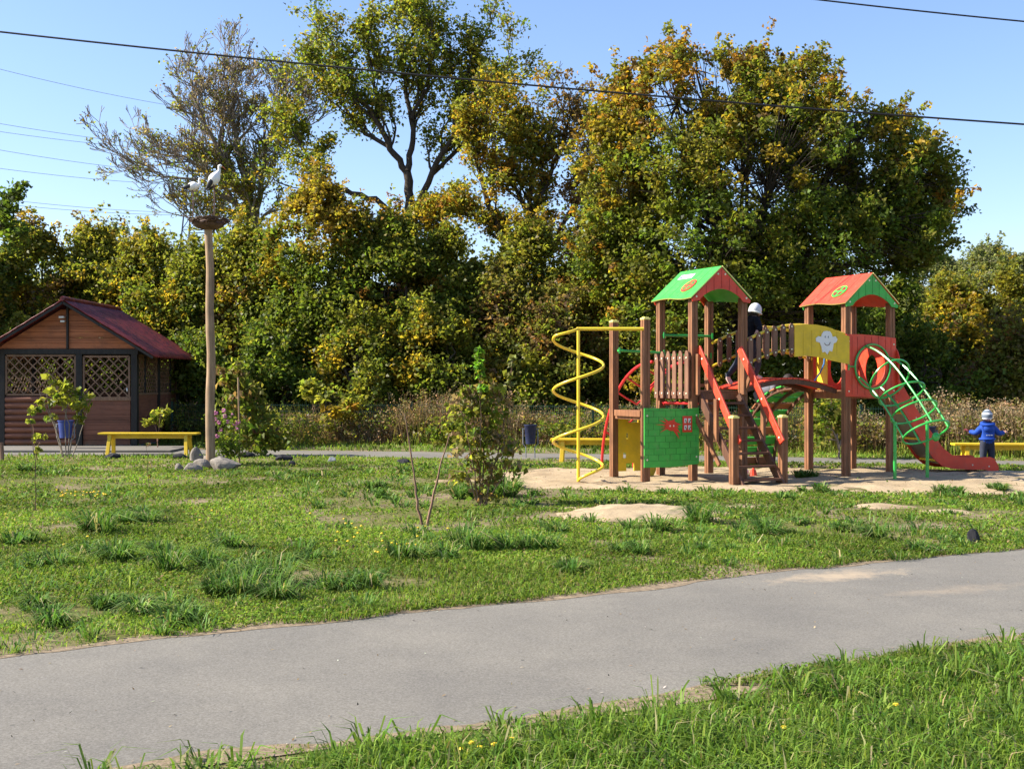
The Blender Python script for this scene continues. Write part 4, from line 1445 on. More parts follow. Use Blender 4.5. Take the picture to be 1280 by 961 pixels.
# pylon
PYY = 150.0; pc = at(248, 478, PYY)
PYL = thing('pylon', (pc.x, PYY, 0), 'dark steel lattice pylon standing behind the half bare tree', 'pylon')
m = MB(); ztop = at(0, 95, PYY).z
lv = [0, 8, 15, 20.5, 25, 29, 33, ztop]
hw = lambda z: 3.2 * (1 - z / ztop) ** 1.2 + 0.25
for sx in (-1, 1):
    for sy in (-1, 1):
        m.tube([(sx * hw(z), sy * hw(z), z) for z in lv], 0.10, 5)
for z0_, z1_ in zip(lv[:-1], lv[1:]):
    for sy in (-1, 1):
        m.tube([(-hw(z0_), sy * hw(z0_), z0_), (hw(z1_), sy * hw(z1_), z1_)], 0.05, 4); m.tube([(hw(z0_), sy * hw(z0_), z0_), (-hw(z1_), sy * hw(z1_), z1_)], 0.05, 4)
        m.tube([(-hw(z1_), sy * hw(z1_), z1_), (hw(z1_), sy * hw(z1_), z1_)], 0.05, 4)
m.build('tower', 'pylon', PYL)
for zz, ww in ((at(0, 205, PYY).z, 4.5), (at(0, 183, PYY).z, 6.0), (at(0, 135, PYY).z, 4.0)):
    m = MB(); m.tube([(-ww, 0, zz), (0, 0.5, zz + 0.5), (ww, 0, zz)], 0.13, 5); m.tube([(-ww, 0, zz), (0, 0, zz - .9), (ww, 0, zz)], 0.1, 5); m.build('cross_arm', 'pylon', PYL)

# ================================================================== FENCE
FE = thing('wire_fence', (0, 0, 0), 'low dark green welded wire fence running along the dry weeds', 'fence')
fpx = np.array([-30, -10.5, -2.55, 2.6, 7.97, 10.5, 24]); fpy = np.array([33.5, 31.9, 31.2, 29.4, 27.4, 26.6, 22.5])
fy = lambda x: float(np.interp(x, fpx, fpy))
xs = [-9.0, -6.6, -4.45, -2.6, -0.4, 2.0, 4.1, 6.0, 7.97, 10.55, 13.0]
ftop = 1.05
for i, x in enumerate(xs):
    m = MB(); m.box((0, 0, 0.53), (0.055, 0.055, 1.14)); m.build('post', 'fence', FE, loc=(x, fy(x), 0))
for xa, xb in zip(xs[:-1], xs[1:]):
    a, b = Vector((xa, fy(xa) + .03, 0)), Vector((xb, fy(xb) + .03, 0)); m = MB()
    n = int((b - a).length / 0.055)
    vs, fs = [], []
    for k in range(1, n):
        p = a.lerp(b, k / n); w_ = (b - a).normalized() * 0.0035; w2 = Vector((-w_.y, w_.x, 0))
        o_ = len(vs)
        for z in (0.06, ftop):
            vs += [p - w_ - w2 + Vector((0, 0, z)), p + w_ - w2 + Vector((0, 0, z)), p + w2 + Vector((0, 0, z))]
        fs += [(o_, o_ + 1, o_ + 4, o_ + 3), (o_ + 1, o_ + 2, o_ + 5, o_ + 4), (o_ + 2, o_, o_ + 3, o_ + 5)]
    m.add(vs, fs)
    for z in (0.12, 0.36, 0.60, 0.84, 1.0):
        m.tube([a + Vector((0, 0, z)), b + Vector((0, 0, z))], 0.005, 4)
    m.build('mesh_panel', 'fence', FE)

# ================================================================== PEOPLE
def seg_d(p, a, b):
    ab = b - a; t = max(0, min(1, (p - a).dot(ab) / max(ab.length_squared, 1e-9)))
    return (p - (a + ab * t)).length


def figure(base, J, E, RAD, root, bone_mat, mats, label, head, hands, extras=None):
    """one continuous skinned body; J joints in world space, E bones, RAD radii; bone_mat bone -> material index"""
    base = Vector(base)
    names = list(J); idx = {n_: i for i, n_ in enumerate(names)}
    me = bpy.data.meshes.new('tmp'); me.from_pydata([J[n_] - base for n_ in names], [(idx[a], idx[b]) for a, b in E], [])
    o = bpy.data.objects.new('tmp', me); COL.objects.link(o)
    o.modifiers.new('skin', 'SKIN')
    lay = me.skin_vertices[0].data
    for n_ in names:
        r_ = RAD[n_]
        lay[idx[n_]].radius = (r_, r_) if not hasattr(r_, '__len__') else r_
        lay[idx[n_]].use_root = (n_ == root)
    s = o.modifiers.new('sub', 'SUBSURF'); s.levels = 2; s.render_levels = 2
    bpy.context.view_layer.update()
    ev = o.evaluated_get(bpy.context.evaluated_depsgraph_get())
    em = bpy.data.meshes.new_from_object(ev)
    m = MB()
    vs = [v.co.copy() for v in em.vertices]; fs = [tuple(p.vertices) for p in em.polygons]
    bpy.data.objects.remove(o); bpy.data.meshes.remove(em)
    bones = [(J[a] - base, J[b] - base, bone_mat[(a, b)]) for a, b in E]
    o0 = len(m.v); m.v.extend(tuple(v) for v in vs)
    for f in fs:
        c = sum((vs[i] for i in f), Vector()) / len(f)
        k = min(bones, key=lambda q: seg_d(c, q[0], q[1]))
        m.f.append(f); m.m.append(k[2])
    hc, hr, fwd, skin = head                       # head centre, radius, facing direction, skin material index
    hc = hc - base; fwd = fwd.normalized(); side = fwd.cross(Vector((0, 0, 1))).normalized(); up = side.cross(fwd)
    rot = Matrix((side, fwd, up)).transposed()
    m.ellipsoid(hc, (hr * 0.82, hr * 0.95, hr * 1.12), skin, rot, 16, 12)
    m.ellipsoid(hc + fwd * hr * 0.3 - up * hr * 0.55, (hr * 0.55, hr * 0.55, hr * 0.5), skin, rot, 12, 8)
    m.ellipsoid(hc + fwd * hr * 0.95 - up * hr * 0.08, (hr * 0.13, hr * 0.18, hr * 0.2), skin, rot, 8, 6)
    for s_ in (-1, 1):
        m.ellipsoid(hc + side * s_ * hr * 0.82 - up * 0.02, (hr * 0.10, hr * 0.2, hr * 0.26), skin, rot, 8, 6)
        m.ellipsoid(hc + fwd * hr * 0.84 + side * s_ * hr * 0.32 + up * hr * 0.08, (hr * 0.10, hr * 0.08, hr * 0.08), len(mats) - 1, rot, 8, 6)
    m.ellipsoid(hc + fwd * hr * 0.82 - up * hr * 0.5, (hr * 0.25, hr * 0.08, hr * 0.06), len(mats) - 1, rot, 8, 6)
    for (w_, d, pn, sz, hm) in hands:              # wrist, finger direction, palm normal, size
        w_ = w_ - base; d = d.normalized(); sd = d.cross(pn).normalized(); pn = sd.cross(d)
        rot = Matrix((sd, d, pn)).transposed()
        m.ellipsoid(w_ + d * sz * 0.28, (sz * 0.24, sz * 0.34, sz * 0.13), hm, rot, 10, 8)
        for k, (x, ln) in enumerate(((-0.17, 0.40), (-0.06, 0.48), (0.06, 0.45), (0.17, 0.36))):
            a = w_ + d * sz * 0.5 + sd * x * sz
            m.tube([a, a + d * ln * sz * 0.5 - pn * 0.06 * sz, a + d * ln * sz * 0.8 - pn * 0.22 * sz], [sz * .062, sz * .056, sz * .045], 6, hm)
        a = w_ + d * sz * 0.2 - sd * sz * 0.2
        m.tube([a, a - sd * sz * 0.18 + d * sz * 0.14, a - sd * sz * 0.20 + d * sz * 0.32], [sz * .07, sz * .06, sz * .05], 6, hm)
    ob = m.build('person', mats, loc=base, smooth=True)
    tag(ob, label, 'person', None)
    return ob


def cap_child(name, mat, parent, c, r_, fwd, stripes=None, brim=True):
    fwd = fwd.normalized(); side = fwd.cross(Vector((0, 0, 1))).normalized(); up = side.cross(fwd)
    m = MB(); vs, fs, mi = [], [], []
    n, k = 20, 8
    for i in range(k + 1):
        t = -0.6 + (PI / 2 + 0.6) * i / k
        for j in range(n):
            p = 2 * PI * j / n
            vs.append(c + (side * math.cos(p) * 0.93 + fwd * math.sin(p) * 1.06) * r_ * math.cos(t) + up * r_ * 1.12 * math.sin(t))
    for i in range(k):
        for j in range(n):
            fs.append((i * n + j, i * n + (j + 1) % n, (i + 1) * n + (j + 1) % n, (i + 1) * n + j)); mi.append((i // 1) % 2 if stripes else 0)
    m.v = [tuple(v) for v in vs]; m.f = fs; m.m = mi
    if stripes:
        m.m = [1 if q // n in (1, 2, 4, 5) else 0 for q in range(len(fs))]
    if brim:
        m.plate(c + fwd * r_ * 0.75 - side * r_ * 0.6 + up * r_ * 0.02, side, fwd - up * 0.25, [(0, 0), (r_ * 1.2, 0), (r_ * 1.05, r_ * .6), (r_ * .6, r_ * .8), (r_ * .15, r_ * .6)], 0.008, 0)
    return m.build(name, mat if isinstance(mat, list) else [mat], parent, smooth=True)


Y0 = 22.25
A = lambda x, y, dy=0.0: at(x, y, Y0 + dy)
J = dict(pel=A(1234, 555), belly=A(1234, 548), chest=A(1234, 537), neck=A(1234, 529.5), head=A(1234, 524),
         hl=A(1229.5, 558), kl=A(1228.8, 571), al=A(1229, 583), tl=A(1229, 585, .12), hr=A(1238.5, 558), kr=A(1239.5, 571), ar=A(1240.5, 583.5), tr=A(1241, 585.5, .12),
         sl=A(1227, 533.5), el=A(1220, 541.5, .05), wl=A(1211.5, 539, .18), sr=A(1241, 533.5), er=A(1248.5, 542, .02), wr=A(1255, 540.5, .14))
E = [('pel', 'belly'), ('belly', 'chest'), ('chest', 'neck'), ('neck', 'head'), ('pel', 'hl'), ('hl', 'kl'), ('kl', 'al'), ('al', 'tl'), ('pel', 'hr'), ('hr', 'kr'), ('kr', 'ar'), ('ar', 'tr'),
     ('chest', 'sl'), ('sl', 'el'), ('el', 'wl'), ('chest', 'sr'), ('sr', 'er'), ('er', 'wr')]
RD_ = dict(pel=(.105, .09), belly=(.125, .105), chest=(.12, .095), neck=.06, head=.055, hl=.08, kl=.062, al=.052, tl=.04, hr=.08, kr=.062, ar=.052, tr=.04, sl=.07, el=.056, wl=.042, sr=.07, er=.056, wr=.042)
bm_ = {e: 0 for e in E}
for e in E:
    if e[0] in ('hl', 'kl', 'hr', 'kr') or e in (('pel', 'hl'), ('pel', 'hr')): bm_[e] = 1
    if e in (('al', 'tl'), ('ar', 'tr')): bm_[e] = 3
    if e == ('neck', 'head'): bm_[e] = 2
fwd = Vector((0.10, 1, 0))
M['glove'] = mat_paint('dark_red_glove', (0.16, 0.03, 0.035), 0.8)
kid = figure((J['pel'].x, Y0, 0), J, E, RD_, 'pel', bm_, ['jacket_blue', 'trousers', 'skin', 'shoe', 'glove', 'hair'],
             'child in blue hooded jacket and striped knit hat standing behind the slide end', (A(1234, 519.5), 0.095, fwd, 2),
             [(J['wl'], Vector((-.7, .3, .5)), Vector((0, -.6, 1)), 0.11, 4), (J['wr'], Vector((.8, .3, .25)), Vector((0, -.6, 1)), 0.11, 2)])
b_ = kid.location
M['hat_grey'] = mat_paint('grey_blue_knit', (0.14, 0.17, 0.21), 0.9, 0.08, 0.1)
cap_child('striped_hat', ['hat_white', 'hat_grey'], kid, A(1234, 519.5) - b_, 0.104, fwd, stripes=True, brim=False)
m = MB()
hp = []
for t in np.linspace(0, 2 * PI, 20, endpoint=False):
    hp.append(A(1234, 529.8) - b_ + Vector((0.105 * math.cos(t), 0.085 * math.sin(t) - 0.02, 0.02 * math.sin(t))))
m.tube(hp, 0.035, 8, closed=True)
m.ellipsoid(A(1234, 535.5) - b_ + Vector((0, -0.085, 0)), (0.10, 0.04, 0.075))
m.build('hood', 'jacket_blue', kid, smooth=True)
m = MB()
hm_ = [A(1234, 548.5) - b_ + Vector((0.128 * math.cos(t), 0.112 * math.sin(t), 0)) for t in np.linspace(0, 2 * PI, 22, endpoint=False)]
m.tube(hm_, 0.022, 7, closed=True)
for k in range(3):
    m.box(A(1231 + 3 * k, 543.5) - b_ + Vector((0, -0.115, 0)), (0.032, 0.006, 0.016), 1)
m.build('jacket_hem', ['jacket_blue', 'hat_white'], kid, smooth=True)

# child in black on the bridge
Y0 = 20.40
J = dict(pel=A(935.5, 432), belly=A(937.5, 420), chest=A(940, 405), neck=A(942, 395.5), head=A(943, 391),
         hl=A(932, 436, .1), kl=A(922, 454, .12), al=A(908.5, 471, .12), tl=A(915, 481, .10), hr=A(938.5, 436, -.1), kr=A(948, 452, -.06), ar=A(944, 470, -.02), tr=A(953, 473, 0),
         sl=A(935, 400, .13), el=A(930, 413, .24), wl=A(930, 424, .30), sr=A(945.5, 401, -.13), er=A(950.5, 411, -.25), wr=A(947, 413, -.33))
RD_ = dict(pel=(.115, .10), belly=(.125, .11), chest=(.13, .11), neck=.065, head=.06, hl=.09, kl=.066, al=.046, tl=.04, hr=.09, kr=.066, ar=.048, tr=.04, sl=.075, el=.056, wl=.04, sr=.075, er=.056, wr=.04)
fwd = Vector((0.9, 0.45, -0.25))
kid2 = figure((J['pel'].x, Y0, 1.6), J, E, RD_, 'pel', bm_, ['black_cloth', 'grey_cloth', 'skin', 'shoe', 'hair'],
              'child in black jacket and white cap stepping up onto the bridge', (A(944, 388.5), 0.105, fwd, 2),
              [(J['wr'], Vector((-.3, -.2, -.6)), Vector((0.3, -1, 0)), 0.13, 2), (J['wl'], Vector((-.1, .3, -.7)), Vector((0, 1, 0.2)), 0.13, 2)])
kid2.data.materials[1] = M['trousers']
cap_child('white_cap', 'hat_white', kid2, A(944, 387.5) - kid2.location, 0.110, Vector((0.8, 0.45, -0.35)), brim=False)
cpn = A(944, 389) - kid2.location; m = MB(); m.tube([cpn + Vector((.104 * math.cos(t), .108 * math.sin(t), -.02 - .03 * math.cos(t))) for t in np.linspace(0, 2 * PI, 22, endpoint=False)], .016, 7, closed=True); m.build('cap_rim', 'grey_light', kid2, smooth=True)
m = MB(); m.ellipsoid(A(942.5, 391.5) - kid2.location, (.098, .10, .085)); m.build('hair', 'hair', kid2, smooth=True)
m = MB()
m.tube([A(942, 397.5) - kid2.location + Vector((.085 * math.cos(t), .075 * math.sin(t), .01 * math.sin(t))) for t in np.linspace(0, 2 * PI, 16, endpoint=False)], .035, 7, closed=True)
m.build('hood', 'black_cloth', kid2, smooth=True)

# child in grey crawling up the arched climber
L2W = lambda u, v, z: Vector((OU + u * math.cos(ANG) - v * math.sin(ANG), OV + u * math.sin(ANG) + v * math.cos(ANG), z))
J = dict(pel=L2W(2.80, 1.92, 1.40), belly=L2W(2.82, 1.75, 1.46), chest=L2W(2.86, 1.52, 1.54), neck=L2W(2.88, 1.38, 1.60), head=L2W(2.88, 1.32, 1.62),
         hl=L2W(2.72, 1.95, 1.36), kl=L2W(2.70, 1.80, 1.14 + .06), al=L2W(2.72, 2.06, 1.02), tl=L2W(2.72, 2.02, .95), hr=L2W(2.90, 1.95, 1.36), kr=L2W(2.95, 2.0, 1.12), ar=L2W(2.95, 2.2, .90), tr=L2W(2.95, 2.18, .80),
         sl=L2W(2.74, 1.48, 1.54), el=L2W(2.68, 1.42, 1.42), wl=L2W(2.72, 1.30, 1.43), sr=L2W(2.98, 1.48, 1.54), er=L2W(3.04, 1.40, 1.46), wr=L2W(3.0, 1.28, 1.46))
kid3 = figure(L2W(2.8, 1.9, 0.9), J, E, RD_, 'pel', bm_, ['grey_cloth', 'black_cloth', 'skin', 'shoe', 'hair'],
              'child in grey top crawling up the green arched climber under the bridge', (L2W(2.88, 1.22, 1.63), 0.10, Vector((0.4, -0.9, 0.1)), 2),
              [(J['wl'], L2W(0, -1, -.1) - L2W(0, 0, 0), Vector((0, 0, 1)), 0.12, 2), (J['wr'], L2W(0, -1, -.1) - L2W(0, 0, 0), Vector((0, 0, 1)), 0.12, 2)])
m = MB(); hc = L2W(2.88, 1.24, 1.66) - kid3.location; m.ellipsoid(hc, (.098, .105, .10), nu=14, nv=8); m.build('hair', 'hair', kid3, smooth=True)

# ================================================================== TREES
def limb_tubes(paths, name, mat, parent, sides=6):
    """many tapered tubes as one mesh, numpy: paths = [(points, radii)]"""
    V, L, ST, TO = [], [], [], []
    nv = 0; nl = 0
    for pts, rad in paths:
        P = np.asarray([tuple(p) for p in pts], dtype=float); k = len(P)
        if k < 2: continue
        D = np.gradient(P, axis=0); D = unit(D)
        ref = np.array([0.31, 0.17, 0.93]) if abs(D[0] @ np.array([0.31, 0.17, 0.93])) < 0.9 else np.array([1.0, 0, 0])
        Aa = unit(np.cross(D, ref)); Bb = np.cross(D, Aa)
        s = sides if max(rad) > 0.03 else 4
        if max(rad) < 0.012: s = 3
        t = np.arange(s) * 2 * PI / s
        ring = P[:, None, :] + (Aa[:, None, :] * np.cos(t)[None, :, None] + Bb[:, None, :] * np.sin(t)[None, :, None]) * np.asarray(rad)[:, None, None]
        V.append(ring.reshape(-1, 3))
        i = np.arange(k - 1)[:, None] * s; j = np.arange(s)[None, :]; j2 = (j + 1) % s
        q = np.stack([i + j, i + j2, i + s + j2, i + s + j], axis=-1).reshape(-1, 4) + nv
        L.append(q.ravel()); ST.append(nl + np.arange(len(q)) * 4); TO.append(np.full(len(q), 4))
        nv += k * s; nl += q.size
    return np_mesh(name, np.vstack(V), np.concatenate(L), np.concatenate(ST), np.concatenate(TO), mat, parent=parent, smooth=True)


rt = random.Random(5)


def wiggle(a, b, n, amp):
    pts = []
    for i in range(n + 1):
        t = i / n; p = a.lerp(b, t)
        if 0 < i < n:
            p = p + Vector((rt.gauss(0, amp), rt.gauss(0, amp), rt.gauss(0, amp * .6)))
        pts.append(p)
    return pts


def leaf_clusters(C, rad, n_per, size, hues, droop=0.35, flat=0.7):
    """C cluster centres, rad radius per cluster, n_per leaves each, hues per cluster colour"""
    k = len(C); n = rng.poisson(n_per, k) + 4
    idx = np.repeat(np.arange(k), n)
    off = rng.normal(size=(len(idx), 3)) * 0.55
    off[:, 2] *= flat
    P = C[idx] + off * rad[idx][:, None]
    Lf = size * rng.uniform(0.6, 1.35, len(P)); W = Lf * rng.uniform(0.5, 0.8, len(P))
    col = vary(hues[idx], 0.20)
    return leaf_arrays(P, Lf, W, col, droop=droop)


def bush_tree(px, Y, top, hw_px, hues, label, n=25000, size=0.128, group='trees behind the fence', bottom=0.02, depth=0.9, name='bushy_tree', cat='tree', hollow=0.80, cl=(0.16, 0.42)):
    c = at(px, 478, Y); H = at(px, top, Y).z; rw = hw_px / F * Y
    t_ = thing(name, (c.x, Y, 0), label, cat, 0, group)
    k = n // 30
    tt = rng.beta(1.5, 1.25, k * 2) * (1 - bottom) + bottom
    ang = rng.random(k * 2) * 2 * PI
    prof = np.clip(np.sin(np.clip(tt, 0, 1) ** 0.8 * PI * 0.96 + 0.12), 0.05, 1) ** 0.62
    rr_ = np.where(rng.random(k * 2) < hollow, rng.uniform(0.8, 1.05, k * 2), np.sqrt(rng.uniform(0.02, 1.0, k * 2)))
    D = np.c_[np.cos(ang), np.sin(ang) * depth, np.zeros(k * 2)]
    C = D * (rw * prof * rr_)[:, None]; C[:, 2] = tt * H
    lump = VN(np.c_[C[:, 0] + px, C[:, 1] + Y, C[:, 2]], 0.85) - 0.5
    C[:, :2] *= (1 + 0.8 * lump)[:, None]; C[:, 2] += lump * 1.3
    keep = VN(np.c_[C[:, 0] + px * 1.7, C[:, 1], C[:, 2]], 1.15) > 0.43
    C = C[keep][:k]
    rad = rng.uniform(cl[0], cl[1], len(C))
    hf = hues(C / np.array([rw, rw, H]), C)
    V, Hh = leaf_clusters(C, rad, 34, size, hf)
    V[:, 2] = np.maximum(V[:, 2], 0.03)
    # long shoots poking out of the top and sides
    ns = 44; SC_, SH = [], []
    src = C[np.argsort(-C[:, 2])[: max(40, len(C) // 4)]]
    for q in range(ns):
        b = src[rt.randrange(len(src))]; hgt = rt.uniform(.3, 1.0); dx = rt.gauss(0, .22); dy = rt.gauss(0, .2)
        for s in np.linspace(0.1, 1, 5):
            SC_.append((b[0] + dx * s * hgt * 2, b[1] + dy * s * hgt, b[2] + hgt * s)); SH.append(b)
    SC_ = np.array(SC_); V2, H2 = leaf_clusters(SC_, np.full(len(SC_), 0.12), 6, size * 0.95, hues(SC_ / np.array([rw, rw, H]), SC_))
    leaf_mesh('crown', np.vstack([V, V2]), np.vstack([Hh, H2]), 'leaf', t_)
    paths = []
    for s in range(rt.randint(2, 4)):
        b = Vector((rt.uniform(-.3, .3) * rw, rt.uniform(-.3, .3) * rw, -0.1)); e = Vector((rt.uniform(-.4, .4) * rw, rt.uniform(-.3, .3) * rw, H * rt.uniform(.75, .92)))
        ps = wiggle(b, e, 8, 0.12); r0 = 0.04 + 0.012 * H
        paths.append((ps, [r0 * (1 - .85 * i / 8) for i in range(9)]))
        for i in range(2, 8):
            for _ in range(3):
                q = C[rt.randrange(len(C))]; q = Vector(q)
                if (q - ps[i]).length < rw * 1.1 and q.z > ps[i].z - .3:
                    paths.append((wiggle(ps[i], q, 4, 0.06), [0.035, .028, .02, .014, .006]))
    limb_tubes(paths, 'trunk', 'bark', t_)
    return t_


def avg(entries):
    w = np.array([e[1] for e in entries], dtype=float)
    return (np.array([e[0] for e in entries]) * w[:, None]).sum(axis=0) / w.sum()


def hue_fn(low, high, hi_amt=1.0, patch=None, patch_amt=0.0, t0=0.45, t1=0.95):
    def f(nrm, C):
        n = len(C); t = np.clip((nrm[:, 2] - t0) / (t1 - t0), 0, 1) * hi_amt
        k = np.clip(t + (VN(C, 0.7) - 0.5) * 1.1, 0, 1)
        a = palette(n, low) * .5 + avg(low) * .5; b = palette(n, high) * .5 + avg(high) * .5
        col = np.where((rng.random(n) < k)[:, None], b, a)
        if patch is not None:
            sel = (VN(C + 37.0, 0.8) > 1 - patch_amt - 0.12) & (rng.random(n) < 0.75)
            col = np.where(sel[:, None], palette(n, patch), col)
        return col
    return f


lowG = [(GREEN, 5), (DGREEN, 1.5), (OLIVE, 3)]
h_green = hue_fn(lowG, [(GREEN, 1.5), (OLIVE, 5), (YGR, 3), (YEL * .8, .6)], 0.95, [(YEL, 2), (OLIVE, 1)], 0.16)
h_olive = hue_fn([(OLIVE, 3), (GREEN, 3), (DGREEN, 1)], [(OLIVE, 3), (YGR, 2), (YEL * .8, 1)], 0.9, [(YEL, 2), (BRN, 1)], 0.22)
h_gold = hue_fn(lowG, [(YEL * .85, 4), (ORA * .85, 3), (YGR, 1), (OLIVE, 3)], 1.0, [(ORA, 1), (YEL, 2)], 0.1, 0.55, 0.92)
h_rust = hue_fn(lowG, [(OLIVE, 3), (GREEN, 2), (YEL, 1)], 0.8, [(ORA, 2), (RUST, 1), (YEL, 2)], 0.2)
h_brown = hue_fn([(OLIVE, 4), (GREEN, 3), (BRN, 1)], [(OLIVE, 4), (BRN * .9, 2), (YGR, 1)], 0.9, [(RUST, 1), (BRN, 2), (OLIVE, 2)], 0.2)
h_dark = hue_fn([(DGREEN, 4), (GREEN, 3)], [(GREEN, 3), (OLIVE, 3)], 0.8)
h_yel = hue_fn([(OLIVE, 3), (GREEN, 3)], [(YEL * .7, 2), (YGR, 2), (OLIVE, 4)], 0.9, [(YEL, 1)], 0.25)
h_wil = hue_fn([(WIL, 3), (OLIVE, 1)], [(WIL, 3), (WIL * 1.15, 2)], 0.9)

for (px, Y, top, hw, hf, lb) in (
    (-55, 36, 292, 80, h_olive, 'olive tree cut by the left picture edge above the gazebo eave'),
    (42, 38, 292, 84, h_olive, 'olive green tree whose top stands over the left roof slope of the gazebo'),
    (118, 39, 296, 82, h_olive, 'bushy green tree rising directly above the gazebo ridge'),
    (188, 38, 300, 76, h_yel, 'yellowish bushy tree above the right roof slope of the gazebo'),
    (246, 37, 312, 66, h_green, 'low green tree between the gazebo roof and the nest pole'),
    (318, 37, 305, 72, h_olive, 'olive tree just right of the nest pole under the half bare tree'),
    (402, 36, 248, 92, h_gold, 'rounded tree with golden top under the tall green tree'),
    (492, 35.5, 272, 74, h_rust, 'green tree with rusty orange patches right of the golden topped tree'),
    (566, 36, 292, 66, h_rust, 'green tree with a brownish crown behind the dried shrub'),
    (628, 35, 345, 66, h_brown, 'brownish olive bush tree left of the spiral pole'),
    (664, 36.5, 305, 58, h_olive, 'olive bush tree under the bare limbs of the orange tree'),
    (738, 36.5, 318, 50, h_olive, 'olive bush tree squeezed between the orange tree and the maple'),
    (702, 34.5, 338, 64, h_brown, 'brown tinged bush tree directly behind the spiral pole'),
    (770, 36, 335, 60, h_green, 'green bush tree behind the low tower platform'),
    (1128, 37, 352, 58, h_dark, 'dark green bush tree behind the second tower and slide'),
    (1190, 38, 362, 58, h_olive, 'olive bush tree above the slide and the child in blue'),
    (1252, 37.5, 352, 60, h_yel, 'yellow olive bush tree below the willows'),
    (1325, 37, 345, 70, h_yel, 'yellow green bush tree cut by the right picture edge'),
):
    bush_tree(px, Y, top, hw, hf, lb, n=int(25000 * max(0.8, hw / 62)))
# shaded thicket in front of those trees
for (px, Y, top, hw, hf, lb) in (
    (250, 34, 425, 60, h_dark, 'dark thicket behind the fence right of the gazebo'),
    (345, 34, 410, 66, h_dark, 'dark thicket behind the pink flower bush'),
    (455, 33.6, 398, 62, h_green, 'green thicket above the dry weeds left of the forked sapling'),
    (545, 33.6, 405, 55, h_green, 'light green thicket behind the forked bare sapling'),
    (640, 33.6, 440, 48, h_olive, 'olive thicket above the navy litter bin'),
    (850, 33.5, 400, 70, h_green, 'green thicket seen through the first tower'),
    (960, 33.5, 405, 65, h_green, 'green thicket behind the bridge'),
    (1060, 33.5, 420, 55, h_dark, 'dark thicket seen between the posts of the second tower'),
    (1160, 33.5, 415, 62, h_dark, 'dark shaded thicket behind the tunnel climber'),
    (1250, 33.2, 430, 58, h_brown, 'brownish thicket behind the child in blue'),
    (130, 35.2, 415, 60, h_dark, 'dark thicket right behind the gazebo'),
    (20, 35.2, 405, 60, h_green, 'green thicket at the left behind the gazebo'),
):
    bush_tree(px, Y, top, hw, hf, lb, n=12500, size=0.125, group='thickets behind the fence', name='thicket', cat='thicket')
for (px, Y, top, hw, lb) in ((1172, 62, 330, 64, 'smaller grey green willow behind the maple edge'), (1248, 60, 310, 84, 'round grey green willow top at the far right'), (160, 66, 270, 70, 'pale grey green distant tree over the gazebo')):
    bush_tree(px, Y, top, hw, h_wil, lb, n=26000, size=0.15, group='distant willows', name='willow_tree', bottom=0.1)

# far wood filling the view between the trunks
n = 2200; fx_ = rng.uniform(-34, 36, n); fyv = rng.uniform(68, 80, n)
Ht = 5.0 + 3.6 * VN(np.c_[fx_, fx_ * 0], 0.28)
fz = rng.uniform(0.3, 1, n) * Ht
V, Hh = leaf_clusters(np.c_[fx_, fyv, fz], np.full(n, 1.1), 16, 0.42, palette(n, [(GREEN, 2), (OLIVE, 2), (WIL, 1)]))
tag(leaf_mesh('far_woods', V, Hh, 'leaf'), kind='stuff')


# ---- trees with visible limbs
def grow(p, d, L, r_, depth, paths, tips, spread=0.55, up=0.25, minr=0.006):
    n = 3; pts = [p]; q = p.copy(); dd = d.copy()
    for i in range(n):
        dd = (dd + Vector((rt.gauss(0, .16), rt.gauss(0, .16), rt.gauss(0, .12) + up * .22))).normalized()
        q = q + dd * (L / n); pts.append(q.copy())
    r1 = max(minr, r_ * 0.62)
    paths.append((pts, [r_ + (r1 - r_) * i / n for i in range(n + 1)]))
    if depth <= 0:
        tips.append((q, dd, 1.0)); return
    k = 2 if rt.random() < .55 else 3
    for c in range(k):
        ax = Vector((rt.gauss(0, 1), rt.gauss(0, 1), rt.gauss(0, .6)))
        nd = (dd + ax.normalized() * spread * rt.uniform(.6, 1.25)).normalized()
        nd.z += up * .3; nd.normalize()
        src = q if c < 2 else pts[rt.randint(1, 2)]
        grow(src, nd, L * rt.uniform(.62, .86), r1 * (.95 if c == 0 else .75), depth - 1, paths, tips, spread, up, minr)
    tips.append((pts[2], dd, 0.5))


def drop(limbs, y_ref, k):
    """compress limb heights above y_ref"""
    return [([(330 + (x - 330) * .88 if y_ref < 250 else x, y if y > y_ref else y_ref + (y - y_ref) * k) for x, y in l[0]],) + tuple(l[1:]) for l in limbs]


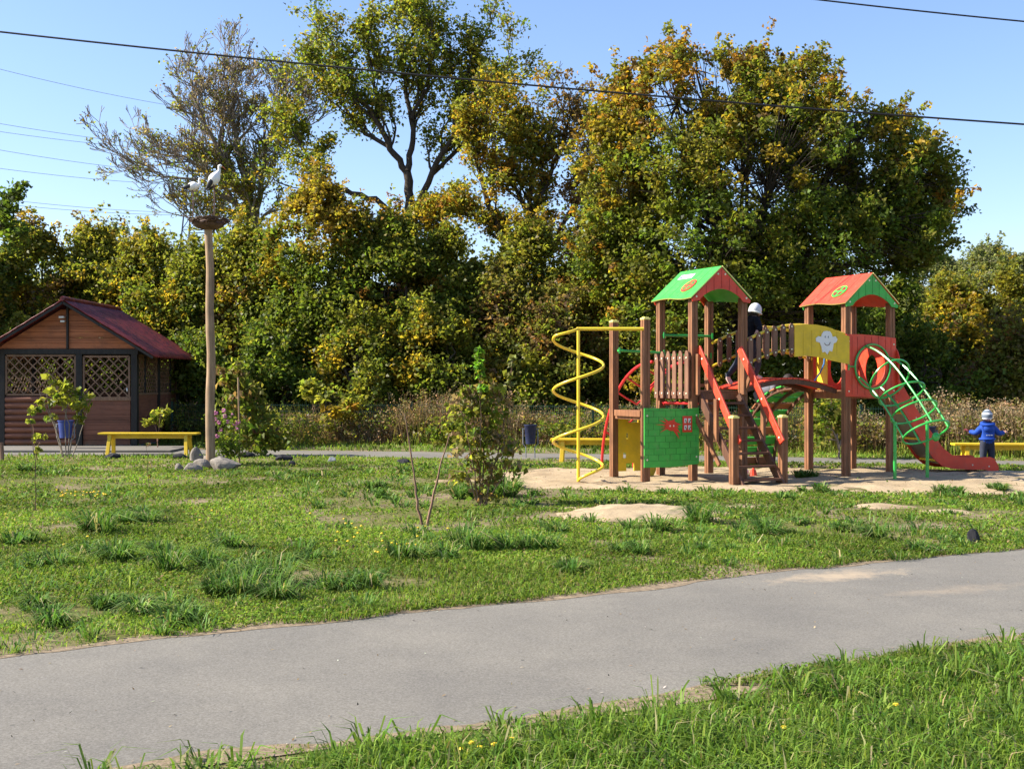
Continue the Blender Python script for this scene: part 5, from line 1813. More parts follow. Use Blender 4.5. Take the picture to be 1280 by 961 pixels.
def limb_tree(px, Y, limbs, label, depth, len0, leafsel, size, name, group=None, spread=0.55, up=0.25, bark='bark', every=2, per=10, crad=0.28, r_twig=0.006, cat='tree', sn=2):
    c = at(px, 478, Y); t_ = thing(name, (c.x, Y, 0), label, cat, 0, group); B = Vector((c.x, Y, 0))
    paths, tips = [], []
    for pl in limbs:
        pts_px, r0, r1, spawn = pl[:4]
        dy = pl[4] if len(pl) > 4 else 0.0
        P = [at(x, y, Y) for x, y in pts_px]
        dense = []
        k = len(P) - 1
        for i in range(k):
            for s in range(4):
                t = s / 4; a = (i + t) / k
                w = P[i].lerp(P[i + 1], t) + Vector((rt.gauss(0, .03), dy * a + rt.gauss(0, .05), rt.gauss(0, .03)))
                dense.append(w - B)
        dense.append(P[-1] + Vector((0, dy, 0)) - B)
        nn = len(dense)
        rad = [r0 + (r1 - r0) * i / (nn - 1) for i in range(nn)]
        paths.append((dense, rad))
        if spawn:
            for i in range(max(1, int(nn * spawn)), nn, every):
                ddir = (dense[min(i + 1, nn - 1)] - dense[i - 1]).normalized()
                for _ in range(sn):
                    ax = Vector((rt.gauss(0, 1), rt.gauss(0, 1), rt.gauss(0, .7))).normalized()
                    grow(dense[i], (ddir + ax * 0.75).normalized(), len0 * rt.uniform(.6, 1.1) * (1 - .25 * i / nn), max(r_twig * 2, rad[i] * .5), depth, paths, tips, spread, up, r_twig)
            grow(dense[-1], (dense[-1] - dense[-2]).normalized(), len0, r1, depth, paths, tips, spread, up, r_twig)
    limb_tubes(paths, 'trunk', bark, t_)
    T = np.array([tuple(t[0]) for t in tips])
    Wp = T + np.array([B.x, B.y, 0])
    ppx = CX + F * Wp[:, 0] / Wp[:, 1]; ppy = HZ + F * (EYE - Wp[:, 2]) / Wp[:, 1]
    prob, hue = leafsel(ppx, ppy)
    sel = rng.random(len(T)) < prob
    C = T[sel]
    V, Hh = leaf_clusters(C, np.full(len(C), crad), per, size, hue[sel])
    leaf_mesh('crown', V, Hh, 'leaf', t_)
    return t_


def sel_green(x, y):
    n = len(x)
    p = np.clip(0.85 - 0.35 * ((y > 215)), 0, 1) * np.ones(n)
    h = palette(n, [(GREEN, 3), (OLIVE, 2), (YGR, 5), (YEL * .8, 1)])
    return p, h


limb_tree(515, 44, [
    ([(517, 478), (518, 360), (516, 300), (513, 262), (509, 216)], .27, .17, 0),
    ([(509, 216), (489, 186), (472, 150), (445, 120), (428, 90)], .13, .05, .25, -.6),
    ([(509, 216), (516, 175), (510, 125), (502, 75), (512, 45)], .13, .05, .25, .4),
    ([(515, 272), (541, 216), (566, 172), (574, 115), (592, 80)], .14, .05, .25, -.3),
    ([(508, 285), (470, 250), (432, 242), (400, 230), (386, 198), (372, 172)], .12, .04, .35, -.8),
    ([(489, 186), (455, 165), (425, 128), (412, 100)], .09, .04, .2, .7),
    ([(541, 216), (580, 175), (615, 125), (628, 95)], .09, .035, .25, .8),
    ([(514, 150), (535, 110), (545, 62), (538, 30)], .08, .03, .2, -.7),
    ([(472, 150), (468, 105), (462, 60)], .07, .03, .2, -.3)],
    'tallest tree, thin green crown on dark forked limbs', 3, 1.0, sel_green, 0.14, 'tall_tree', up=.3, every=2, per=9, crad=.32, r_twig=.010)


def sel_bare(x, y):
    n = len(x)
    low = np.clip((y - 165) / 60, 0, 1) * np.clip(1 - np.abs(x - 305) / 85, 0, 1)
    p = 0.08 + 0.55 * low
    p = np.where((x < 215), 0.05, p)
    h = np.where((y < 165)[:, None], palette(n, [(TAN, 2), (YEL * .75, 1), (OLIVE, 2), (YGR, 1)]), palette(n, [(YGR, 3), (OLIVE, 2), (YEL * .8, 2), (GREEN, 2)]))
    return p, h


limb_tree(318, 46, drop([
    ([(325, 478), (322, 380), (318, 310), (306, 255), (302, 215), (290, 165), (286, 120), (290, 80)], .30, .035, .35),
    ([(306, 255), (285, 210), (262, 165), (245, 125), (236, 95)], .13, .035, .2, -.7),
    ([(312, 285), (290, 252), (255, 215), (215, 185), (175, 170)], .13, .03, .2, .6),
    ([(318, 310), (322, 245), (331, 170), (343, 125), (358, 92)], .14, .035, .25, .5),
    ([(285, 250), (240, 225), (195, 222), (155, 205)], .07, .02, .2, -.6),
    ([(331, 170), (352, 150), (372, 130), (385, 112)], .06, .025, .1, -.5),
    ([(285, 210), (270, 160), (268, 110), (272, 75)], .07, .03, .2, .8),
    ([(318, 330), (285, 310), (245, 285), (205, 262)], .07, .02, .3, .5)], 230, .80),
    'half bare grey tree fanning out behind the storks', 4, 0.88, sel_bare, 0.12, 'bare_tree', spread=.48, up=.22, bark='bark_pale', every=2, per=5, crad=.24, r_twig=.012, sn=3)


def sel_orange(x, y):
    n = len(x)
    p = np.where(x > 690, 0.42, 0.85) * np.ones(n)
    left = (x < 690) & (y < 290)
    h = np.where(left[:, None], palette(n, [(YEL, 3), (ORA, 1), (OLIVE, 3), (YGR, 2)]), palette(n, [(GREEN, 3), (OLIVE, 2), (YEL * .7, 1)]))
    h = np.where(((x > 695) & (y > 200))[:, None], palette(n, [(RUST, 3), (BRN, 3), (ORA * .7, 1)]), h)
    h = np.where(((x > 690) & (y <= 200))[:, None], palette(n, [(BRN, 3), (ORA, 1), (OLIVE, 1)]), h)
    return p, h


limb_tree(645, 42, drop([
    ([(625, 478), (630, 400), (645, 345), (655, 310), (662, 265), (665, 215), (668, 165)], .24, .05, .4),
    ([(645, 345), (625, 290), (607, 235), (598, 190), (600, 150)], .14, .04, .2, -.6),
    ([(655, 310), (672, 250), (690, 195), (703, 150), (708, 128)], .13, .035, .25, .5),
    ([(640, 400), (672, 345), (695, 300), (722, 282), (752, 262)], .12, .03, .25, -.5),
    ([(695, 300), (715, 250), (732, 215), (735, 185)], .08, .025, .2, .6),
    ([(662, 265), (640, 215), (640, 160), (632, 125)], .09, .035, .2, .4),
    ([(625, 290), (595, 262), (570, 255), (548, 262)], .08, .03, .2, .7),
    ([(665, 370), (700, 355), (735, 335), (770, 340)], .07, .02, .3, .6)], 300, .84),
    'orange and rust tree with thin bare right limbs left of the big maple', 3, 0.80, sel_orange, 0.14, 'autumn_tree', spread=.5, up=.2, every=2, per=13, crad=.32, r_twig=.010)

# slim leafy branch of a tree that stands outside the picture on the left
def sel_dark(x, y):
    return np.full(len(x), .9), palette(len(x), [(DGREEN, 3), (GREEN, 1)])


limb_tree(-60, 30, [([(-60, 478), (-58, 380), (-45, 320), (-22, 285), (2, 262), (14, 250)], .16, .03, .6), ([(-22, 285), (-2, 282), (14, 290)], .05, .02, .3)],
          'dark tree reaching in at the left edge of the sky', 1, .38, sel_dark, .14, 'dark_tree', per=12, crad=.20)


# ---- big maple
def maple():
    Y = 34.0; c = at(925, 478, Y)
    t_ = thing('maple_tree', (c.x, Y, 0), 'broad maple turning orange that fills the sky behind the playground towers', 'tree')
    lobes = [(845, 120, 70, 62, -.3), (930, 115, 75, 55, .4), (1000, 130, 60, 60, 0), (790, 180, 62, 65, .2), (770, 250, 48, 60, -.2), (860, 210, 85, 80, -1.2), (960, 210, 95, 85, -1.0), (1060, 190, 70, 70, .3),
             (1120, 215, 62, 65, 0), (1160, 225, 42, 45, .5), (1100, 270, 75, 60, -.8), (1155, 290, 38, 38, 0), (800, 310, 70, 65, .4), (880, 310, 90, 75, -1.4), (980, 310, 95, 70, -1.2), (1060, 330, 60, 45, -.4),
             (830, 380, 70, 60, -.5), (930, 390, 90, 60, -.8), (1010, 390, 60, 50, 0), (775, 120, 26, 40, 0), (1010, 80, 22, 25, 0), (870, 75, 30, 25, 0), (940, 70, 26, 22, 0), (1085, 140, 30, 32, 0), (750, 290, 30, 50, .3), (1150, 320, 26, 24, .2)]
    Cs, paths = [], []
    B = Vector((c.x, Y, 0)); s = Y / F
    trunk_top = Vector((0, 0, at(0, 330, Y).z))
    tr = wiggle(Vector((0, 0, -.1)), trunk_top, 6, .06); paths.append((tr, [.28, .26, .24, .22, .19, .17, .14]))
    for (x, y, rx, ry, dy) in lobes:
        y += 14 if y < 200 else 4
        lc = at(x, y, Y) - B + Vector((0, dy, 0))
        n_ = int(16 + rx * ry * 0.044)
        d = unit(rng.normal(size=(n_, 3))); r_ = np.where(rng.random(n_) < .75, rng.uniform(.78, 1.22, n_), rng.uniform(.1, .9, n_))
        C = np.array(lc) + d * r_[:, None] * np.array([rx * s, (rx + ry) / 2 * s, ry * s])
        Cs.append(C)
        st = tr[rt.randint(3, 6)]; mid = (st + lc) / 2 + Vector((0, 0, -.25)); mid.x *= .9
        ps = wiggle(st, mid, 3, .08) + wiggle(mid, lc, 3, .08)[1:]
        paths.append((ps, [.11, .09, .075, .06, .048, .035, .022]))
        for q in C[:: 3]:
            paths.append((wiggle(ps[rt.randint(4, 6)], Vector(q), 3, .05), [.022, .017, .012, .005]))
    C = np.vstack(Cs)
    px_ = CX + F * (C[:, 0] + B.x) / (C[:, 1] + B.y); py_ = HZ + F * (EYE - C[:, 2]) / (C[:, 1] + B.y)
    keep = VN(C, 1.0) > 0.43; C, px_, py_ = C[keep], px_[keep], py_[keep]
    n = len(C)
    k = np.clip((330 - py_) / 260, 0, 1) * np.clip(1.15 - (px_ - 800) / 420, .25, 1) + (VN(C, .7) - .5) * .8
    lo = palette(n, [(GREEN, 6), (DGREEN, 1), (OLIVE, 3), (YGR, 1)]); mi = palette(n, [(OLIVE, 4), (GREEN, 2), (YEL * .7, 2)]); hi = palette(n, [(YEL * .85, 3), (ORA * .9, 3), (OLIVE, 4), (RUST, 1)])
    kk = np.clip(k * 1.15, 0, 1)[:, None]
    soft = np.where(kk > .5, mi + (hi - mi) * (kk - .5) * 2, lo + (mi - lo) * kk * 2)
    hard = np.where((k > .62)[:, None], hi, np.where((k > .32)[:, None], mi, lo))
    col = soft * .6 + hard * .4
    V, Hh = leaf_clusters(C, rng.uniform(.16, .42, n), 46, .125, col, flat=.75)
    # leafy shoots round the outline
    top = C[(py_ < 190) | (px_ > 1090) | (px_ < 790)]; SCs = []
    for q in range(260):
        b = top[rt.randrange(len(top))]; hgt = rt.uniform(.25, .85); dx = rt.gauss(0, .25) + (b[0] / 6) * .35
        for u in np.linspace(.15, 1, 5):
            SCs.append((b[0] + dx * u, b[1] + rt.gauss(0, .03), b[2] + hgt * u))
    SCs = np.array(SCs); V2, H2 = leaf_clusters(SCs, np.full(len(SCs), .12), 8, .125, palette(len(SCs), [(YEL, 2), (ORA, 2), (OLIVE, 4), (BRN, 1)]))
    leaf_mesh('crown', np.vstack([V, V2]), np.vstack([Hh, H2]), 'leaf', t_)
    limb_tubes(paths, 'trunk', 'bark', t_)


maple()


# ================================================================== SMALL PLANTS
def small_plant(name, px, py, Y, stems, leaf_at, size, hues, label, cat, mat='twig', r0=.014, per=6, crad=.09, group=None, droop=.3, leafn=None, flowers=None):
    c = at(px, py, Y) if Y else at(px, py)
    Yb = c.y; B = Vector((c.x, Yb, 0)); t_ = thing(name, B, label, cat, 0, group)
    paths = []; Cl = []
    for pts in stems:
        P = [at(x, y, Yb) - B for x, y in pts]
        if P[0].z < .15: P[0].z = -.04
        dy = rt.gauss(0, .12)
        for i, p in enumerate(P): p.y += dy * i / max(1, len(P) - 1)
        dense = []
        for i in range(len(P) - 1):
            for s in range(3): dense.append(P[i].lerp(P[i + 1], s / 3) + Vector((rt.gauss(0, .006), rt.gauss(0, .01), 0)))
        dense.append(P[-1]); n_ = len(dense)
        paths.append((dense, [r0 * (1 - .7 * i / (n_ - 1)) for i in range(n_)]))
    base_paths = list(paths)
    for (x, y, k, rad) in leaf_at:
        b = at(x, y, Yb) - B
        near = min((q for ps, _ in base_paths for q in ps), key=lambda q: (q - b).length + max(0, q.z - b.z) * 2)
        if (near - b).length > .04:
            for _ in range(2):
                e = b + Vector((rt.gauss(0, rad * .4), rt.gauss(0, rad * .4), rt.gauss(0, rad * .3)))
                paths.append((wiggle(near, e, 3, .012), [r0 * .4, r0 * .32, r0 * .25, r0 * .15]))
    limb_tubes(paths, 'stem', mat, t_)
    for (x, y, k, rad) in leaf_at:
        b = at(x, y, Yb) - B
        for _ in range(k): Cl.append((b.x + rt.gauss(0, rad * .5), rt.gauss(0, rad * .5), max(.04, b.z + rt.gauss(0, rad * .5))))
    if Cl:
        Cl = np.array(Cl); V, Hh = leaf_clusters(Cl, np.full(len(Cl), crad), per, size, palette(len(Cl), hues), droop=droop)
        V[:, 2] = np.maximum(V[:, 2], .01)
        leaf_mesh('foliage', V, Hh, 'leaf', t_)
    if flowers:
        m = MB()
        for (x, y) in flowers:
            b = at(x, y, Yb) - B + Vector((0, -.08, 0))
            for q in range(6):
                a = q * PI / 3 + rt.random(); m.ellipsoid(b + Vector((.026 * math.cos(a), rt.gauss(0, .012), .026 * math.sin(a))), (.022, .008, .018), nu=6, nv=4)
        m.build('blossom', 'petal_pink', t_)
    return t_


PALE = [(YGR, 4), (YGR * 1.25, 2), (GREEN, 2), (OLIVE, 1)]
small_plant('sapling', 85, 571, None, [[(80, 571), (73, 540), (64, 512), (60, 485)], [(83, 571), (80, 530), (84, 500), (88, 485)], [(87, 571), (90, 545), (99, 520), (106, 492)], [(85, 571), (86, 530), (78, 505), (72, 490)], [(90, 570), (98, 540), (104, 510)], [(78, 571), (70, 536), (58, 508), (50, 490)]],
            [(63, 480, 4, .18), (75, 487, 5, .2), (88, 490, 5, .2), (104, 492, 4, .16), (96, 508, 5, .2), (58, 505, 4, .15), (70, 505, 4, .16), (108, 512, 3, .12), (84, 505, 4, .2), (62, 522, 2, .1), (100, 525, 3, .12)], .15, PALE, 'many stemmed sapling with pale green leaves in front of the blue bin', 'sapling', per=3.5, crad=.10, mat='bark_pale')
small_plant('sapling', 45, 642, None, [[(45, 642), (46, 600), (47, 560), (44, 525), (43, 508)], [(46, 575), (40, 545), (38, 520)], [(47, 560), (53, 548)]], [(42, 512, 5, .05), (38, 528, 3, .04), (44, 545, 2, .05), (53, 546, 2, .03), (48, 562, 2, .04), (44, 560, 2, .04)], .075, PALE, 'thin whip sapling with few leaves standing alone in the lawn at left', 'sapling', r0=.008, per=4, crad=.035)
small_plant('sapling', 197, 561, 28.6, [[(197, 561), (197, 540), (192, 522)], [(197, 552), (201, 532), (204, 516)]], [(190, 523, 4, .12), (198, 514, 4, .12), (205, 517, 4, .12), (186, 530, 2, .1), (198, 527, 3, .1)], .13, PALE, 'little sapling behind the bench beside the gazebo corner', 'sapling', per=6, crad=.10)
small_plant('weed_stalk', 186, 612, None, [[(186, 612), (185, 590), (186, 566), (185, 545)]], [(187, 596, 2, .02), (185, 580, 1, .02), (184, 555, 2, .02)], .05, [(OLIVE, 1), (BRN, 1)], 'single dark weed stalk in the lawn in front of the bench', 'weed stalk', r0=.006, per=3, crad=.02)
small_plant('sapling', 392, 552, 31.6, [[(392, 552), (391, 520), (388, 492)], [(391, 520), (397, 498)]], [(386, 480, 6, .16), (396, 486, 5, .16), (380, 490, 3, .12), (392, 496, 3, .12)], .19, [(YGR * 1.25, 3), (YGR, 2)], 'pale yellow green sapling rising above the weeds right of the flower bush', 'sapling', per=6, crad=.14)
small_plant('sapling', 424, 556, 31.0, [[(420, 556), (418, 525), (412, 500)], [(424, 556), (428, 530), (440, 508)]], [(410, 505, 6, .25), (425, 510, 5, .25), (442, 505, 5, .2), (415, 525, 5, .25), (435, 520, 4, .2), (450, 502, 3, .12)], .16, [(YGR, 3), (YEL, 2), (ORA, 1), (OLIVE, 2)], 'yellowing sapling beside a fence post in the dry weeds', 'sapling', per=7, crad=.14)
small_plant('flower_bush', 283, 588, 23.2, [[(280, 588), (278, 560), (272, 535)], [(284, 588), (286, 560), (292, 530)], [(282, 588), (282, 555), (283, 520)]], [(282, 552, 30, .35), (275, 562, 14, .25), (292, 560, 14, .25), (284, 530, 14, .3)], .07, [(GREEN, 4), (DGREEN, 1), (OLIVE, 1)], 'green flower bush with pink blossoms against the nest pole', 'flower bush', per=9, crad=.10, r0=.012, flowers=[(271, 516), (283, 520), (268, 530), (277, 537), (295, 530), (264, 548), (297, 536), (281, 513), (270, 524), (275, 528), (286, 527), (262, 541), (291, 519), (299, 527), (265, 556), (273, 545)])
small_plant('shrub', 305, 568, 26.2, [[(300, 570), (298, 535), (296, 495), (300, 470)], [(306, 570), (310, 540), (318, 510)], [(302, 570), (292, 530), (282, 505)], [(308, 570), (322, 545), (330, 520)], [(303, 570), (305, 520), (306, 480)]],
            [(283, 468, 6, .25), (296, 470, 8, .3), (300, 490, 10, .3), (312, 498, 9, .3), (292, 505, 10, .3), (305, 515, 12, .35), (322, 512, 8, .25), (318, 530, 10, .3), (300, 540, 10, .35), (335, 535, 9, .3), (345, 548, 6, .2), (326, 555, 10, .3), (280, 520, 6, .25), (305, 478, 5, .2)], .15,
            [(OLIVE, 4), (GREEN, 4), (BRN, 1.2), (YGR, 1)], 'tall shrub with browning leaves behind the stake right of the nest pole', 'shrub', per=5, crad=.18, droop=.8)
small_plant('bush', 345, 560, 29.0, [[(340, 560), (338, 540), (335, 525)], [(350, 560), (352, 540), (356, 530)]], [(340, 545, 26, .45), (355, 550, 20, .4), (330, 550, 16, .35)], .11, [(GREEN, 3), (OLIVE, 2), (YGR, 1)], 'low green bush behind the tall browning shrub', 'bush', per=10, crad=.16, group='low bushes by the fence')
small_plant('bush', 385, 560, 30.4, [[(380, 560), (378, 545), (372, 532)], [(390, 560), (395, 545), (402, 532)]], [(375, 545, 26, .5), (395, 545, 26, .5), (385, 535, 20, .45)], .06, [(OLIVE, 4), (BRN, 2), (GREEN, 2)], 'fine leaved olive bush under the pale sapling', 'bush', per=16, crad=.2, group='low bushes by the fence')
small_plant('forked_sapling', 531, 662, None, [[(530, 662), (523, 635), (519, 608), (516, 580), (511, 548), (506, 516)], [(532, 662), (539, 632), (546, 605), (553, 575), (563, 541)]], [], .05, [(BRN, 1)], 'bare sapling forked into two leafless reddish stems in the lawn', 'sapling', r0=.018)
small_plant('dried_shrub', 601, 631, None, [[(598, 631), (594, 590), (585, 545), (575, 500)], [(602, 631), (604, 580), (606, 530), (602, 480), (601, 440)], [(604, 631), (615, 590), (628, 545), (636, 490), (640, 455)], [(600, 631), (588, 600), (572, 570)], [(604, 631), (622, 605), (640, 580)], [(601, 631), (598, 570), (592, 520)]],
            [(575, 510, 8, .13), (588, 520, 9, .14), (600, 510, 10, .14), (612, 515, 10, .14), (622, 520, 8, .12), (582, 545, 10, .14), (598, 545, 12, .15), (614, 545, 12, .15), (628, 550, 8, .12), (570, 572, 6, .12), (590, 572, 9, .14), (608, 575, 10, .14), (630, 578, 7, .14), (645, 580, 3, .1), (562, 590, 3, .1), (580, 598, 5, .12), (600, 600, 7, .13), (622, 600, 5, .12), (590, 618, 4, .12), (612, 618, 4, .12), (586, 488, 8, .12), (602, 480, 8, .12), (618, 490, 8, .12), (632, 500, 6, .1), (640, 560, 5, .1), (600, 495, 8, .13)],
            .085, [(OLIVE, 3), (BRN * 1.2, 2), (TAN * .9, 3), (GREEN, 3), (YGR, 2)], 'drooping half dried shrub left of the sand pit with a spire of fresh leaves', 'shrub', per=3.2, crad=.085, droop=.9, r0=.012)
small_plant('leaf_spire', 600, 632, None, [[(601, 560), (600, 500), (599, 436)]], [(598, 438, 4, .03), (599, 446, 5, .04), (600, 454, 5, .045), (601, 462, 5, .05), (603, 485, 4, .04), (602, 470, 3, .04)], .075, [(np.array([.16, .30, .03]), 3), (YGR, 1)], 'bright green leaf spire standing above the dried shrub', 'plant', per=6, crad=.045, r0=.008)
small_plant('seed_stalk', 632, 630, None, [[(630, 630), (634, 540), (636, 490), (641, 450)]], [(641, 448, 2, .02), (639, 458, 2, .03), (635, 470, 3, .03), (640, 480, 2, .03), (633, 480, 2, .03)], .09, [(OLIVE, 2), (WIL, 2)], 'grey leaved stalk right of the bright leaf spire', 'plant', per=3, crad=.035, r0=.007)
small_plant('young_tree', 1049, 574, 25.2, [[(1049, 576), (1049, 556), (1040, 538), (1030, 520)], [(1049, 556), (1060, 538), (1066, 522)], [(1049, 562), (1045, 530), (1043, 505)]], [(1030, 515, 9, .3), (1043, 505, 9, .3), (1040, 525, 9, .3), (1022, 535, 7, .25), (1056, 520, 8, .25), (1025, 500, 6, .25), (1018, 550, 6, .2)], .12, [(GREEN, 3), (OLIVE, 3), (YGR, 1)], 'young tree with a pale forked trunk seen between the tower posts', 'tree', per=9, crad=.15, mat='bark_pale', r0=.03)
for i, (x, y, w, lb) in enumerate(((560, 552, .35, 'green weed bush in the dry stalks behind the dried shrub'), (712, 560, .45, 'green bush behind the bench seen left of the yellow climbing panel'), (1010, 552, .6, 'green bush under the bridge behind the sand'), (1120, 560, .5, 'green bush behind the slide supports'))):
    small_plant('bush', x, y, 29.5, [[(x, y), (x, y - 14), (x + 3, y - 26)]], [(x, y - 14, 30, w), (x - 10, y - 8, 14, w), (x + 12, y - 8, 14, w)], .10, [(GREEN, 3), (OLIVE, 3), (YGR, 1)], lb, 'bush', per=9, crad=.16, group='low bushes by the fence')

# ================================================================== DRY WEEDS BAND (nobody could count them)
def band(n, x0px, x1px, ylo, yhi, hmin, hmax, cols, seedhead, name):
    px = rng.uniform(x0px, x1px, n); off = rng.uniform(ylo, yhi, n)
    Yv = np.interp((px - CX) / F * 30, fpx, fpy) + off
    X = (px - CX) / F * Yv
    P = np.c_[X, Yv, np.zeros(n)]
    cl = VN(P[:, :2], .8)
    h = (hmin + (hmax - hmin) * rng.random(n) ** 1.7) * np.clip(-.1 + 1.7 * cl, .35, 1.25) * .86
    col = vary(palette(n, cols), .25)
    V, Hh = blade_arrays(P, h, np.full(n, .016) * rng.uniform(.6, 1.5, n), rng.uniform(.05, .55, n), col)
    o1 = blade_mesh(name, V, Hh, 'leaf_dry'); tag(o1, kind='stuff')
    if seedhead:
        k = rng.random(n) < seedhead
        tips = V.reshape(-1, 5, 3)[k][:, 4]
        C = tips; Vl, Hl = leaf_clusters(C, np.full(len(C), .09), 7, .05, col[k] * .95, droop=.2, flat=1.3)
        o2 = leaf_mesh(name, Vl, Hl, 'leaf_dry'); tag(o2, kind='stuff')


n_keep = None
B1 = [(TAN, 3), (BRN * 1.4, 3), (TAN * .7, 2), (OLIVE, 1)]
band(9000, 395, 700, -.5, 2.2, .5, 1.55, B1, .35, 'dry_weeds')
band(9000, 1060, 1330, -.2, 2.4,   .6, 1.40, [(TAN * 1.1, 5), (TAN, 3), (BRN * 1.3, 1), (OLIVE, 1)], .4, 'dry_weeds')
band(5000, 690, 1070, -.2, 2.4, .5, 1.4, [(TAN, 2), (BRN * 1.3, 2), (OLIVE, 3), (GREEN, 1)], .3, 'dry_weeds')
band(4000, 190, 400, .0, 2.2, .4, 1.1, [(OLIVE, 4), (GREEN, 3), (TAN, 1), (BRN, 1)], .3, 'dry_weeds')
band(6000, 195, 1330, -.7, .4, .25, .6, [(GREEN, 3), (OLIVE, 3), (YGR, 1)], 0, 'weeds')
# leafy undergrowth among the stalks
n = 1500; px = rng.uniform(195, 1330, n); Yv = np.interp((px - CX) / F * 30, fpx, fpy) + rng.uniform(-.5, 2.2, n)
C = np.c_[(px - CX) / F * Yv, Yv, rng.uniform(.05, .75, n)]
V, Hh = leaf_clusters(C, rng.uniform(.15, .3, n), 14, .085, palette(n, [(OLIVE, 3), (GREEN, 3), (BRN, 2), (TAN * .7, 1)])); V[:, 2] = np.maximum(V[:, 2], .02)
tag(leaf_mesh('undergrowth', V, Hh, 'leaf'), kind='stuff')

# ================================================================== GRASS
def keep_lawn(P):
    x, y = P[:, 0], P[:, 1]
    ok = (y > near_up(x) + (VN(P, 3.0) - .62) * .22) | (y < near_lo(x) + (VN(P, 3.0) - .35) * .25)
    ok &= ~((y > far_n(x)) & (y < far_f(x) + .03))
    ok &= ~((np.abs(x + 10.9) < 1.7) & (y > 29.4) & (y < 33.5))
    ok &= ~((np.abs(x + 10.4) < 2.6) & (y > 27.4) & (y < 29.4))
    sd = sand_sd(P); ok &= (sd < -.02) | (rng.random(len(P)) < .004)
    mh = mound_h(P); ok &= (mh < .004) | (rng.random(len(P)) < .03)
    return ok


BARE = [(at(15, 772), .45, .28, .5), (at(90, 628), 1.6, .9, .26), (at(215, 622), 1.0, .8, .22), (at(310, 692), .35, .22, .4), (at(30, 600), 1.6, 1.2, .18), (at(640, 655), .5, .3, .22), (at(440, 600), 1.5, 1.2, .16), (at(930, 634), .5, .35, .4), (at(1110, 633), .6, .5, .4), (at(1190, 640), .6, .4, .4), (at(300, 600), 1.2, .8, .2)]


def bare(P):
    """0 full grass .. 1 bare soil, worn patches"""
    a = VN(P, .62); b = VN(P + 50, 2.4)
    a = a + sum(k * np.exp(-(((P[:, 0] - c.x) / rx) ** 2 + ((P[:, 1] - c.y) / ry) ** 2)) for c, rx, ry, k in BARE)
    return np.clip((a * .55 + b * .45 - .520) * 6, 0, 1)


def scatter(n, y0, y1, pw, x0=-330, x1=1610):
    u = rng.random(n)
    a = 1 + pw
    Yv = (y0 ** a + u * (y1 ** a - y0 ** a)) ** (1 / a)
    px = rng.uniform(x0, x1, n)
    return np.c_[(px - CX) / F * Yv, Yv]


def lawn(n, y0, y1, pw, hmin, hmax, wk, cols, lean, thin=.9):
    P = scatter(n, y0, y1, pw); P = P[keep_lawn(P)]
    P = P[rng.random(len(P)) > bare(P) * thin]
    k = len(P); d = P[:, 1]
    hm = VN(P, 1.1)
    h = (hmin + (hmax - hmin) * rng.random(k)) * (.6 + .8 * hm)
    w = wk * (d / 8) ** .75 * rng.uniform(.7, 1.4, k)
    tone = VN(P + 20, .9)[:, None]
    col = palette(k, cols) * (.62 + .85 * tone); col = vary(col, .2)
    return blade_arrays(np.c_[P, np.full(k, -.004)], h, w, rng.uniform(*lean, k), col, tipcol=col * 1.08)


G1 = [(np.array([.150, .235, .026]), 5), (np.array([.095, .170, .022]), 2), (np.array([.21, .255, .042]), 3), (np.array([.28, .23, .095]), 1.0)]
parts = [lawn(230000, 6.3, 13, -.3, .03, .085, .0056, G1, (.3, 1.3)), lawn(190000, 11, 27, -.4, .03, .075, .0068, G1, (.3, 1.3)), lawn(22000, 25, 33, 0, .05, .13, .009, [(np.array([.12, .20, .025]), 4), (np.array([.17, .22, .035]), 2)], (.2, .9), 0)]
tag(blade_mesh('grass', np.vstack([p[0] for p in parts]), np.vstack([p[1] for p in parts])), kind='stuff')
# knotgrass and clover: small flat leaves
P = scatter(170000, 6.3, 24, -.45); P = P[keep_lawn(P)]; P = P[rng.random(len(P)) > bare(P) * .9]
k = len(P); sz = .0175 * (P[:, 1] / 8) ** .6 * rng.uniform(.7, 1.4, k)
tone = VN(P + 20, .9)[:, None]
col = vary(palette(k, [(np.array([.120, .195, .024]), 5), (np.array([.165, .215, .03]), 2), (np.array([.08, .140, .02]), 3), (np.array([.20, .16, .07]), 1)]) * (.62 + .85 * tone), .2)
V, Hh = leaf_arrays(np.c_[P, rng.uniform(.008, .05, k)], sz * 1.5, sz, col, droop=0, up=1.5)
V[:, 2] = np.maximum(V[:, 2], .004)
tag(leaf_mesh('clover', V, Hh, 'blade'), kind='stuff')


# long bladed tufts
def tufts(list_, cols, name):
    Vs, Hs = [], []
    for (x, y, r_, hgt, nb) in list_:
        nb = int(nb); a = rng.random(nb) * 2 * PI; rr_ = np.sqrt(rng.random(nb)) * r_
        P = np.c_[x + rr_ * np.cos(a), y + rr_ * np.sin(a), np.full(nb, -.004)]
        h = hgt * rng.uniform(.5, 1.4, nb)
        col = vary(palette(nb, cols), .2)
        V, Hh = blade_arrays(P, h, rng.uniform(.007, .014, nb) * max(1, y / 9), rng.uniform(.45, 1.6, nb), col, az=a + rng.normal(size=nb) * .6)
        Vs.append(V); Hs.append(Hh)
    return tag(blade_mesh(name, np.vstack(Vs), np.vstack(Hs)), kind='stuff')


